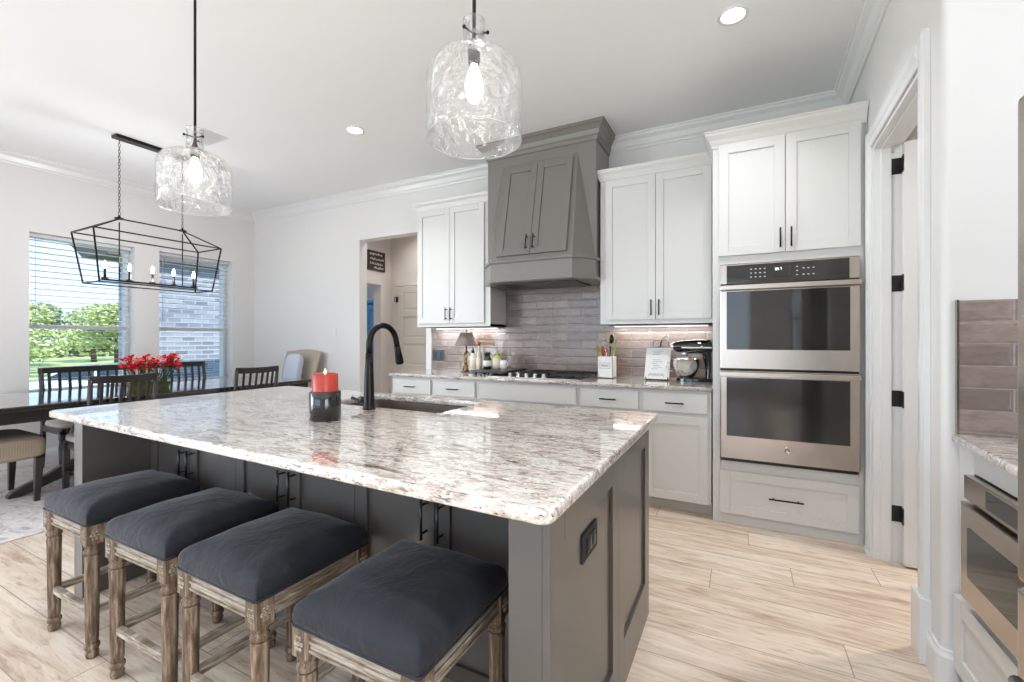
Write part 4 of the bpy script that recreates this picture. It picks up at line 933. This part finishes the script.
# stand mixer
mx = thing('stand_mixer', 'black tilt-head stand mixer with a steel bowl beside the oven tower', 'mixer', (-.318, 3.79, CT), math.radians(8))
m = MB(); m.prism([(x, y) for x, y in [(.135*math.cos(a)*(1 if math.cos(a) > 0 else 1.0)-.0, .075*math.sin(a)) for a in [2*PI*i/28 for i in range(28)]]], 0, .022); m.ball((0, 0, .02), (.135, .075, .014), 28); m.build('base', 'glossblack', mx, local=True)
m = MB(); secs = [(.075, .115, .045, .02), (.078, .122, .042, .08), (.070, .125, .040, .14), (.055, .125, .042, .20), (.04, .12, .044, .235)]
vs = []; fs = []
for (xa, xb, hw_, z) in secs: vs += [(xa+(xb-xa)*(.5+.5*math.cos(a)), hw_*math.sin(a), z) for a in [2*PI*i/16 for i in range(16)]]
for k in range(len(secs)-1):
    for i in range(16): j = (i+1) % 16; fs.append((k*16+i, k*16+j, (k+1)*16+j, (k+1)*16+i))
m.add(vs, fs, True); m.build('column', 'glossblack', mx, local=True)
m = MB(Matrix.Translation((.0, 0, .275)) @ Matrix.Rotation(PI/2, 4, 'Y'))
m.lathe([(0, -.165), (.030, -.160), (.042, -.14), (.048, -.10), (.056, -.02), (.058, .06), (.054, .11), (.040, .135), (0, .14)], n=28, cap=False); hd_ = m.build('motor_head', 'glossblack', mx, local=True)
m = MB(Matrix.Translation((.0, 0, .275)) @ Matrix.Rotation(PI/2, 4, 'Y')); m.lathe([(.0505, -.095), (.0515, -.094), (.0595, -.01), (.0605, .05), (.0600, .05), (.0590, -.01), (.0500, -.095)], n=28, cap=False); 
MB().box(-.10, .12, -.0615, .0615, .262, .274).build('trim_band', 'chrome', hd_, bev=.002, local=True)
MB(Matrix.Translation((-.165, 0, .275)) @ Matrix.Rotation(-PI/2, 4, 'Y')).lathe([(.030, -.006), (.030, .008), (.026, .014), (0, .016)], n=22, cap=False).build('hub_cap', 'chrome', hd_, local=True)
MB().lathe([(.024, .20), (.028, .215), (.028, .235)], (-.075, 0, 0), 20).build('beater_shaft', 'chrome', mx, local=True)
m = MB(); m.lathe([(.045, .026), (.048, .032), (.060, .040), (.088, .075), (.100, .12), (.104, .175), (.108, .176), (.106, .18), (.101, .178), (.097, .12), (.085, .078), (.056, .046), (0, .040)], (-.062, 0, 0), 36, cap=False)
bw = m.build('bowl', 'chrome', mx, local=True)
MB().tube([(-.062-.098, -.028, .155), (-.062-.145, -.040, .150), (-.062-.155, -.042, .115), (-.062-.120, -.034, .080), (-.062-.088, -.025, .078)], .005, 8).build('bowl_handle', 'chrome', bw, local=True)
MB().ball((.05, -.062, .275), (.010, .006, .010), 10).build('speed_knob', 'chrome', hd_, local=True)

# plates on walls
po = thing('power_outlet', 'dark blue-grey outlet plate on the tiles beside the lamp', 'outlet', (-2.96, 3.985, 1.07))
MB().box(-3.040, -2.880, 3.979, 3.985, 1.015, 1.130).build('cover_plate', 'plateblue', po, bev=.003)
for x in (-3.0, -2.92):
    m = MB(); m.box(x-.018, x+.018, 3.976, 3.979, 1.032, 1.112); rc = m.build('receptacle', 'black', po, bev=.002)
sw = thing('light_switch', 'white light switch on the wall left of the hallway opening', 'switch', (-4.6, 4.0, 1.34))
MB().box(-4.635, -4.565, 3.994, 4.0, 1.28, 1.395).build('cover_plate', 'trim', sw, bev=.002); MB().box(-4.617, -4.583, 3.990, 3.994, 1.303, 1.372).build('rocker', 'trim', sw, bev=.002)

# ------------------------------------------------------------------ right-hand run: counter, microwave cabinet, refrigerator
RX = .690; rc_ = thing('microwave_cabinet', 'pale base cabinet housing the drawer microwave', 'cabinet', (1.0, 1.75, 0))
m = MB(); Y0, Y1 = 1.395, 2.115
m.box(RX, 1.30, Y0, Y1, .10, .375); m.box(RX+.07, 1.30, Y0, Y1, 0, .10); m.box(RX, 1.30, Y0, Y0+.022, .375, .883); m.box(RX, 1.30, 2.003, Y1, .375, .883); m.box(RX, 1.30, Y0+.022, 2.003, .805, .883); m.box(1.27, 1.30, Y0+.022, 2.003, .375, .805)
m.build('body', 'cabinet', rc_, bev=.001)
dm = MB(T(RX, 2.098, .095, -PI/2)); dm.shaker(.690, .262, .02, .058); d = dm.build('drawer', 'cabinet', rc_, bev=.0015)
bar_handle((RX-.02, 1.475, .226), (0, 1, 0), .15, (-1, 0, 0), d)
mw = thing('drawer_microwave', 'stainless drawer microwave with dark window below the right counter', 'microwave', (1.0, 1.7, .395))
m = MB(); ya, yb = 1.42, 2.001; m.box(RX-.002, 1.25, ya, yb, .395, .800); m.build('chassis', 'steelsink', mw)
m = MB(); m.box(RX-.026, RX-.003, ya, yb, .722, .800); cp = m.build('control_panel', 'steel', mw, bev=.002)
m = MB(); m.box(RX-.0275, RX-.0255, 1.60, 1.85, .735, .788); m.build('display', 'ovenglass', cp)
m = MB(); m.box(RX-.034, RX-.003, ya, yb, .395, .712); dr_ = m.build('door', 'steel', mw, bev=.003)
m = MB(); m.prism(rrect(0, 1, 0, 1, .0), 0, 0) if False else None
pr = rrect(1.475, 1.950, .478, .642, .012, 4); m = MB(); k = len(pr); m.add([(RX-.0355, y, z) for y, z in pr]+[(RX-.033, y, z) for y, z in pr], [tuple(range(k)), tuple(range(k, 2*k))[::-1]]+[(i, (i+1) % k, k+(i+1) % k, k+i) for i in range(k)]); m.build('window', 'ovenglass', dr_)
MB().box(RX-.044, RX-.026, ya+.03, yb-.035, .700, .714).build('pull_lip', 'steel', dr_, bev=.002)
tag(slab('side_countertop', [(.632, Y0), (1.33, Y0), (1.33, 2.118), (.672, 2.118)], .884, .914, 'granite', (), .008), 'short granite counter above the drawer microwave by the rounded wall', 'countertop')
struct(MB().box(.686, 1.35, 2.105, 2.1195, .9145, 1.385).build('backsplash_side', 'tile'), 'taupe tile splash patch above the short right counter', 'backsplash')
struct(MB().box(.680, .686, 2.103, 2.1195, .9145, 1.388).build('trim_7', 'steel'), 'metal edge strip of the tile patch', 'trim')
fr = thing('refrigerator', 'stainless french door refrigerator at the right edge of the frame', 'refrigerator', (.95, .92, 0))
m = MB(); m.box(.62, 1.32, .46, 1.37, .03, 1.78); m.build('cabinet_body', 'black', fr, bev=.004)
for (y0, y1, z0, z1, kind) in ((.46, .912, .72, 1.78, 'door'), (.918, 1.38, .72, 1.78, 'door'), (.46, 1.38, .06, .71, 'freezer_drawer')):
    m = MB(); m.box(.542, .618, y0, y1, z0, z1); d = m.build(kind, 'steel', fr, bev=.012, seg=3)
    if kind == 'door': yy = .87 if y0 < .9 else .96; bar_handle((.545, yy, 1.2), (0, 0, 1), .75, (-1, 0, 0), d, mat='steel', r=.012, out=.05)
    else: bar_handle((.542, .90, .565), (0, 1, 0), .70, (-1, 0, 0), d, mat='steel', r=.012, out=.05)

# ------------------------------------------------------------------ pendants
def make_pendant(loc, label):
    x, y = loc; t = thing('glass_pendant', label, 'pendant lamp', (x, y, 1.915), group='glass pendants over the island')
    zb = 1.915
    outer = [(.157, 0), (.158, .03), (.158, .200), (.154, .222), (.138, .246), (.100, .268), (.054, .281), (.042, .290), (.038, .303), (.0365, .35), (.0375, .398)]
    inner = [(r_-.0035, z-(.003 if i > 3 else 0)) for i, (r_, z) in enumerate(outer)]
    def dens(p):
        o = []
        for (a, b_) in zip(p[:-1], p[1:]):
            k = max(1, int(math.hypot(a[0]-b_[0], a[1]-b_[1])/.012)); o += [(a[0]+(b_[0]-a[0])*i/k, a[1]+(b_[1]-a[1])*i/k) for i in range(k)]
        return o+[p[-1]]
    rr = random.Random(2); ks = [(rr.uniform(8, 26), rr.uniform(30, 90), rr.uniform(0, 6), rr.uniform(.3, 1)) for _ in range(5)]
    def wob(a, z): return 1+.0045*sum(w_*math.sin(round(k)*a+q*z+p) for k, q, p, w_ in ks)
    m = MB(); m.lathe(dens(outer)+dens(inner)[::-1], (x, y, zb), 72, rad=wob, cap=False); m.build('shade', 'hammered', t)
    m = MB(); m.tube([(x+.1565*math.cos(a), y+.1565*math.sin(a), zb) for a in [2*PI*i/64 for i in range(64)]], .0022, 6, closed=True); m.build('rim', 'rimglass', t)
    MB().tube([(x, y, zb+.33), (x, y, H-.012)], .0062, 10).build('rod', 'bronze', t)
    MB().lathe([(.06, 0), (.06, -.012), (.02, -.022), (0, -.024)][::-1], (x, y, H-.0005), 24).build('canopy', 'bronze', t)
    m = MB(); m.lathe([(.012, .25), (.020, .255), (.021, .30), (.012, .315), (.008, .335)], (x, y, zb), 16)
    m.build('socket', 'bronze', t)
    m = MB()
    for k in range(3):
        a = k*2*PI/3+.3; m.tube([(x, y, zb+.355), (x+.043*math.cos(a), y+.043*math.sin(a), zb+.355)], .0028, 6); m.ball((x+.046*math.cos(a), y+.046*math.sin(a), zb+.355), .0065, 10)
    m.build('set_screws', 'bronze', t)
    m = MB(); m.lathe([(.010, .255), (.014, .235), (.026, .205), (.030, .180), (.027, .150), (.015, .130), (0, .126)], (x, y, zb), 20, cap=False); m.build('bulb', 'bulb', t)
    light('pendant_light', 'POINT', (0, 0, .17), 11, (.98, .98, 1), size=.03, parent=t)
    return t
make_pendant((-.79, 1.26), 'hammered clear glass pendant hanging over the outlet end of the island')
make_pendant((-2.45, 1.26), 'hammered clear glass pendant hanging over the dining end of the island')

# ------------------------------------------------------------------ lantern chandelier
LX, LY = -4.887, 2.15
chd = thing('lantern_chandelier', 'black open-frame linear lantern chandelier with five candle bulbs', 'chandelier', (LX, LY, 1.73))
MB().box(LX-.045, LX+.045, 1.86, 2.44, H-.028, H-.0005).build('ceiling_plate', 'bronze', chd, bev=.003)
zt, zbm, zr = 2.165, 1.732, 2.315
topc = [(LX+a*.206, y, zt) for a, y in ((1, 1.65), (1, 2.65), (-1, 2.65), (-1, 1.65))]
botc = [(LX+a*.153, y, zbm) for a, y in ((1, 1.707), (1, 2.593), (-1, 2.593), (-1, 1.707))]
m = MB(); w = .0105
for i in range(4):
    j = (i+1) % 4; m.bar(topc[i], topc[j], w); m.bar(botc[i], botc[j], w); m.bar(topc[i], botc[i], w)
R1, R2 = (LX, 1.90, zr), (LX, 2.40, zr)
m.bar(R1, R2, w)
m.bar(R1, topc[0], w); m.bar(R1, topc[3], w); m.bar(R2, topc[1], w); m.bar(R2, topc[2], w); m.build('frame', 'bronze', chd)
m = MB()
m.tube([(LX, 1.90, zr-.03), (LX, 1.90, 1.765)], .005, 8); m.tube([(LX, 2.40, zr-.03), (LX, 2.40, 1.765)], .005, 8); m.bar((LX, 1.775, 1.765), (LX, 2.53, 1.765), .030, .014); m.build('light_bar', 'bronze', chd)
for q in (R1, R2):
    MB().lathe([(.034, -.004), (.034, .006), (.012, .012), (.008, .03)], q, 16).build('hub', 'bronze', chd)
    m = MB(); z = zr+.03; k = 0
    while z < H-.05:
        m.tube([(q[0]+(.008*math.cos(a) if k % 2 else 0), q[1]+(0 if k % 2 else .008*math.cos(a)), z+.016+.017*math.sin(a)) for a in [2*PI*i/10 for i in range(10)]], .0022, 5, closed=True); z += .0275; k += 1
    m.tube([(q[0], q[1], z), (q[0], q[1], H-.027)], .003, 6); m.build('chain', 'chain', chd)
for i in range(5):
    y = 1.80+i*.175; MB().lathe([(.024, .012), (.026, .018), (.010, .020), (.0095, .095), (.011, .097)], (LX, y, 1.763), 14).build('candle_sleeve', 'bronze', chd)
    b_ = MB().lathe([(.006, .097), (.012, .11), (.0135, .125), (.009, .148), (.002, .168)], (LX, y, 1.763), 12).build('bulb', 'candlebulb', chd)
light('chandelier_light', 'POINT', (0, 0, .16), 14, (.98, .98, 1), size=.08, parent=chd)

# recessed lights and vent
def downlight(x, y, label, en=6, col=(.94, .97, 1)):
    t = thing('recessed_light', label, 'ceiling light', (x, y, H), group='recessed ceiling lights')
    MB().lathe([(.060, -.001), (.078, -.001), (.080, -.004), (.078, -.007), (.062, -.007), (.060, -.004)], (x, y, H), 32, cap=False).build('trim_ring', 'trim', t)
    MB().lathe([(0, -.004), (.060, -.004), (.060, -.001), (0, -.001)], (x, y, H), 28, cap=False).build('lens', 'diffuser', t)
    light('downlight', 'AREA', (0, 0, -.012), en, col, (0, 0, 0), .11, None, t, spread=math.radians(112))
downlight(-.033, 2.75, 'recessed ceiling light in front of the oven tower', 4.8)
downlight(-2.947, 2.775, 'recessed ceiling light out from the hallway end of the cabinets')
downlight(-.2, -.9, 'unseen fill downlight added near the refrigerator in the great room')  # out of frame, added as fill for the kitchen
downlight(.1, .45, 'unseen fill downlight added over the aisle right of the island', 9); downlight(-3.0, -.6, 'unseen fill downlight added near the dining side of the great room')  # both unseen; the aisle one is added to brighten floor and end panel
downlight(-.2, -3.2, 'unseen fill downlight added in the great room, kitchen side'); downlight(-3.0, -3.2, 'unseen fill downlight added in the great room, dining side')  # unseen pair behind the camera, added for general fill
downlight(-3.85, 4.55, 'unseen fill downlight added in the hallway', 4, (1, .95, .90)); downlight(-5.5, 5.1, 'recessed ceiling light in the room past the hallway', 6)  # hallway lamp is unseen, added to light the hall
downlight(1.5, 3.0, 'recessed ceiling light inside the pantry', 10, (1, .93, .86))
vt = thing('ceiling_vent', 'white rectangular ceiling vent near the chandelier canopy', 'vent', (-4.235, 2.26, H))
VX, VY = -4.235, 2.26
m = MB(); m.box(VX-.16, VX+.16, VY-.11, VY+.11, H-.006, H-.0005); m.build('frame', 'trim', vt, bev=.002)
m = MB()
for i in range(9): yy = VY-.085+i*.0212; m.hexa([(VX-.14, yy, H-.012), (VX+.14, yy, H-.012), (VX+.14, yy+.002, H-.012), (VX-.14, yy+.002, H-.012)], [(VX-.14, yy+.010, H-.006), (VX+.14, yy+.010, H-.006), (VX+.14, yy+.012, H-.006), (VX-.14, yy+.012, H-.006)])
m.build('louvres', 'trim', vt)

# ------------------------------------------------------------------ dining set
tag(slab('area_rug', rrect(-6.15, -4.0, .15, 3.55, .01, 2), .0005, .010, 'rug', (), .003), 'faded grey patterned area rug under the dining table', 'rug')
RZ = .0105
dt = thing('dining_table', 'long dark wood trestle dining table by the windows', 'table', (-5.04, 2.25, RZ))
TXa, TXb, TYa, TYb, TTZ = -5.60, -4.495, .85, 3.60, .775
slab('tabletop', rrect(TXa, TXb, TYa, TYb, .02, 3), TTZ-.035, TTZ, 'tabletop', (), .005, None)
tt = bpy.data.objects['tabletop']; tt.parent = dt
for v in tt.data.vertices: v.co -= dt.location
m = MB()
for a in ((TXa+.04, TXa+.065, TYa+.05, TYb-.05), (TXb-.065, TXb-.04, TYa+.05, TYb-.05), (TXa+.04, TXb-.04, TYa+.05, TYa+.075), (TXa+.04, TXb-.04, TYb-.075, TYb-.05)): m.box(*a, TTZ-.125, TTZ-.035)
m.build('apron', 'darkwood', dt, bev=.003)
for yc in (1.72, 2.88):
    m = MB(); m.lathe([(.075, .10), (.085, .14), (.085, .20), (.055, .23), (.062, .27), (.095, .34), (.100, .42), (.075, .50), (.050, .55), (.075, .58), (.085, .60), (.085, .64)], (-5.05, yc, RZ), 24); m.box(-5.20, -4.90, yc-.15, yc+.15, RZ+.64, RZ+.66); m.box(-5.45, -4.65, yc-.05, yc+.05, RZ+.66, TTZ-.035)
    m.build('pedestal', 'darkwood', dt)
    for dx, dy in ((1, 0), (-1, 0), (0, 1), (0, -1)):
        pr = [(.05, .10, .23), (.14, .085, .19), (.24, .05, .135), (.33, .015, .095), (.40, 0, .065), (.44, 0, .045), (.46, 0, .02)]
        m = MB(); vs = []; fs = []
        for d_, zl, zh in pr:
            for sgn, z in ((-1, zl), (1, zl), (1, zh), (-1, zh)): vs.append((-5.05+dx*d_-dy*sgn*.032, yc+dy*d_+dx*sgn*.032, RZ+z))
        for k in range(len(pr)-1):
            for i in range(4): j = (i+1) % 4; fs.append((k*4+i, k*4+j, k*4+4+j, k*4+4+i))
        fs += [(3, 2, 1, 0), tuple(len(vs)-4+q for q in range(4))]
        m.add(vs, fs); m.build('foot', 'darkwood', dt, bev=.008)
MB().box(-5.09, -5.01, 1.72, 2.88, RZ+.13, RZ+.19).build('stretcher', 'darkwood', dt, bev=.004)
def cushion(m, hx_, hy_, z0, z1): m.ball((0, 0, (z0+z1)/2), (hx_, hy_, (z1-z0)/2), 32, .45, .35)
def make_chair():       # faces local -x; back at +x
    t = thing('dining_chair', 'x', 'chair', (0, 0, 0), group='dark slat-back dining chairs')
    for sy_ in (-1, 1):
        MB().hexa([(-.235, sy_*.20-.018, 0), (-.205, sy_*.20-.018, 0), (-.205, sy_*.20+.018, 0), (-.235, sy_*.20+.018, 0)], [(-.24, sy_*.20-.022, .42), (-.196, sy_*.20-.022, .42), (-.196, sy_*.20+.022, .42), (-.24, sy_*.20+.022, .42)]).build('leg', 'darkwood', t, bev=.003, local=True)
        m = MB(); m.tube([(.235, sy_*.19, 0), (.205, sy_*.195, .25), (.20, sy_*.20, .45), (.225, sy_*.21, .70), (.258, sy_*.213, .935)], [.018, .021, .021, .019, .016], 8); m.build('leg', 'darkwood', t, local=True)
    m = MB(); m.box(-.225, .205, -.205, -.18, .36, .425); m.box(-.225, .205, .18, .205, .36, .425); m.box(-.228, -.20, -.20, .20, .36, .425); m.box(.185, .21, -.20, .20, .36, .425); m.build('seat_frame', 'darkwood', t, local=True)
    m = MB(); m.tube([(-.22, -.195, .18), (.21, -.193, .18)], .011, 8); m.tube([(-.22, .195, .18), (.21, .193, .18)], .011, 8); m.tube([(0, -.195, .18), (0, .195, .18)], .011, 8); m.build('stretcher', 'darkwood', t, local=True)
    m = MB(); cushion(m, .235, .225, .415, .485); m.build('seat_cushion', 'greyfab', t, local=True)
    m = MB(); pts = [(-1+2*i/8) for i in range(9)]; vs = []; fs = []
    for u in pts:
        x = .275+.035*(1-u*u)-.02; y = u*.222
        for dx, z in ((-.010, .895), (.010, .895), (.014, .953), (-.006, .953)): vs.append((x+dx, y, z+.006*(u*u)))
    for k in range(8):
        for i in range(4): j = (i+1) % 4; fs.append((k*4+i, k*4+j, k*4+4+j, k*4+4+i))
    fs += [(0, 1, 2, 3), tuple(32+q for q in (3, 2, 1, 0))]; m.add(vs, fs); m.build('top_rail', 'darkwood', t, bev=.003, local=True)
    m = MB(); m.bar((.215, -.20, .535), (.215, .20, .535), .022, .04); m.build('lower_rail', 'darkwood', t, bev=.002, local=True)
    for i in range(6):
        u = -.72+1.44*i/5; MB().bar((.216, u*.20, .55), (.255+.035*(1-u*u), u*.21, .90), .020, .010, (1, 0, 0)).build('slat', 'darkwood', t, local=True)
    return t
c1 = make_chair(); c1.location = (-4.62, 1.735, RZ); c1['label'] = 'dark slat-back dining chair pushed in at the flower planter, back to the island'
dup(c1, (-4.62, 2.83, RZ), 0, 'dark slat-back dining chair nearest the hallway end, back to the island')
# bench with a slatted back on the window side
bn = thing('dining_bench', 'long dark slat-back bench on the window side of the dining table', 'bench', (-5.78, 2.42, RZ))
bx, ya, yb = -5.93, 1.70, 3.19
for y in (ya+.02, (ya+yb)/2, yb-.02):
    MB().tube([(bx-.03, y, RZ), (bx, y, RZ+.25), (bx+.005, y, RZ+.45), (bx-.02, y, RZ+.72), (bx-.055, y, .968)], [.018, .021, .021, .020, .018], 8).build('post', 'darkwood', bn)
    m = MB(); m.lathe([(.018, 0), (.014, .03), (.020, .06), (.022, .12), (.026, .25), (.020, .30), (.026, .33), (.026, .40)], (bx+.43, y, RZ), 14); m.build('leg', 'darkwood', bn)
MB().bar((bx-.055, ya, .945), (bx-.055, yb, .945), .028, .058, (0, 0, 1)).build('top_rail', 'darkwood', bn, bev=.003); MB().bar((bx-.005, ya, .56), (bx-.005, yb, .56), .026, .04).build('lower_rail', 'darkwood', bn, bev=.003)
for i in range(19):
    y = ya+.075+(yb-ya-.15)*i/18; MB().bar((bx-.006, y, .57), (bx-.052, y, .925), .022, .012, (1, 0, 0)).build('slat', 'darkwood', bn)
m = MB(); m.box(bx, bx+.45, ya+.01, yb-.01, RZ+.36, RZ+.415); m.build('seat_frame', 'darkwood', bn, bev=.003)
m = MB(T(bx+.225, (ya+yb)/2, RZ)); cushion(m, .245, (yb-ya)/2, .40, .475); m.build('seat_cushion', 'greyfab', bn)
# upholstered host chairs
def host(loc, rz, label, pillow=True, seatmat='diamond'):   # faces local +y, back at -y
    t = thing('host_chair', label, 'chair', loc, rz)
    for sx_ in (-1, 1):
        MB().hexa([(sx_*.265-.016, .21-.016, 0), (sx_*.265+.016, .21-.016, 0), (sx_*.265+.016, .21+.016, 0), (sx_*.265-.016, .21+.016, 0)], [(sx_*.275-.024, .22-.024, .335), (sx_*.275+.024, .22-.024, .335), (sx_*.275+.024, .22+.024, .335), (sx_*.275-.024, .22+.024, .335)]).build('leg', 'darkwood', t, bev=.003, local=True)
        MB().hexa([(sx_*.25-.016, -.26, 0), (sx_*.25+.016, -.26, 0), (sx_*.25+.016, -.228, 0), (sx_*.25-.016, -.228, 0)], [(sx_*.265-.022, -.22, .335), (sx_*.265+.022, -.22, .335), (sx_*.265+.022, -.176, .335), (sx_*.265-.022, -.176, .335)]).build('leg', 'darkwood', t, bev=.003, local=True)
    m = MB(); m.ball((0, 0, .415), (.300, .270, .100), 40, .42, .22); m.build('seat_cushion', seatmat, t, local=True)
    m = MB(); vs = []; fs = []; NU = 12; NV = 10
    for side in (0, 1):
        for j in range(NV+1):
            v = j/NV
            for i in range(NU+1):
                u = -1+2*i/NU; x = u*(.29+.035*v); th = .045*(1-.6*abs(u)**6)*(1-.5*v**6); y = -.235-.15*v**1.3-.05*(1-u*u)+(th if side else -th); z = .38+.71*v+.012*math.cos(u*PI)*v
                vs.append((x, y, z))
    q = (NU+1)*(NV+1)
    for j in range(NV):
        for i in range(NU):
            k = j*(NU+1)+i; fs.append((k, k+1, k+NU+2, k+NU+1)); fs.append((q+k, q+k+NU+1, q+k+NU+2, q+k+1))
    for i in range(NU): fs.append((i, q+i, q+i+1, i+1)); k = NV*(NU+1)+i; fs.append((k, k+1, q+k+1, q+k))
    for j in range(NV): k = j*(NU+1); fs.append((k, k+NU+1, q+k+NU+1, q+k)); k += NU; fs.append((k, q+k, q+k+NU+1, k+NU+1))
    m.add(vs, fs, True); m.build('backrest', 'beigefab', t, local=True)
    return t
host((-5.06, 1.145, RZ), 0, 'upholstered chair with small diamond cloth seat at the near table end')
hc = host((-5.075, 3.53, RZ), PI, 'beige upholstered chair at the hallway-side end of the table', seatmat='beigefab')
pw = tag(MB(T(-5.015, 3.705, .845, 0) @ Matrix.Rotation(-.20, 4, 'X')).ball((0, 0, 0), (.135, .05, .22), 28, .5, .4).build('throw_pillow', 'bluefab'), 'pale blue-grey pillow leaning on the beige chair back', 'pillow')
# planter with red blossoms
pl = thing('flower_planter', 'low moss-green planter of red blossoms in the middle of the table', 'planter', (-5.03, 2.2, TTZ))
m = MB(); ro = rrect(-5.10, -4.96, 2.02, 2.35, .03, 4); k = len(ro); ri = rrect(-5.09, -4.97, 2.03, 2.34, .03, 4)
m.add([(x, y, TTZ) for x, y in rrect(-5.085, -4.975, 2.035, 2.335, .03, 4)]+[(x, y, TTZ+.06) for x, y in ro]+[(x, y, TTZ+.045) for x, y in ri]+[(x, y, TTZ+.045) for x, y in ri], [tuple(range(k))[::-1]]+[(a*k+i, a*k+(i+1) % k, (a+1)*k+(i+1) % k, (a+1)*k+i) for a in range(3) for i in range(k)]+[tuple(range(3*k, 4*k))]); m.build('box', 'green', pl)
r = random.Random(21); ms = MB(); mf = MB(); ml = MB()
for i in range(64):
    y = r.choice([r.uniform(1.99, 2.14), r.uniform(2.17, 2.44), r.uniform(1.99, 2.44)]); x = -5.03+r.uniform(-.10, .10); z = TTZ+.245+r.uniform(-.05, .065)
    ms.tube([(-5.03+(x+5.03)*.3, 2.2+(y-2.2)*.55, TTZ+.06), (-5.03+(x+5.03)*.7, 2.2+(y-2.2)*.85, z-.09), (x, y, z)], .0022, 5)
    for k in range(6):
        a = k*PI/3+r.uniform(0, .5); e = r.uniform(-.5, .9); d = Vector((math.cos(a)*math.cos(e), math.sin(a)*math.cos(e), math.sin(e))); sd = d.cross(Vector((0, 0, 1))).normalized(); L = r.uniform(.036, .055)
        p0 = Vector((x, y, z)); mf.add([p0, p0+d*L*.55+sd*L*.38, p0+d*L, p0+d*L*.55-sd*L*.38, p0+d*L*.5+Vector((0, 0, .006))], [(0, 1, 4), (1, 2, 4), (2, 3, 4), (3, 0, 4)])
    if i % 2:
        a = r.uniform(0, 6.3); d = Vector((math.cos(a), math.sin(a), .4)).normalized(); p0 = Vector((x*.7-5.03*.3, y, z-.10)); sd = d.cross(Vector((0, 0, 1))).normalized(); ml.add([p0, p0+d*.04+sd*.018, p0+d*.085, p0+d*.04-sd*.018], [(0, 1, 2, 3)])
ms.build('stems', 'green', pl); mf.build('blossoms', 'redpetal', pl); ml.build('leaves', 'green', pl)
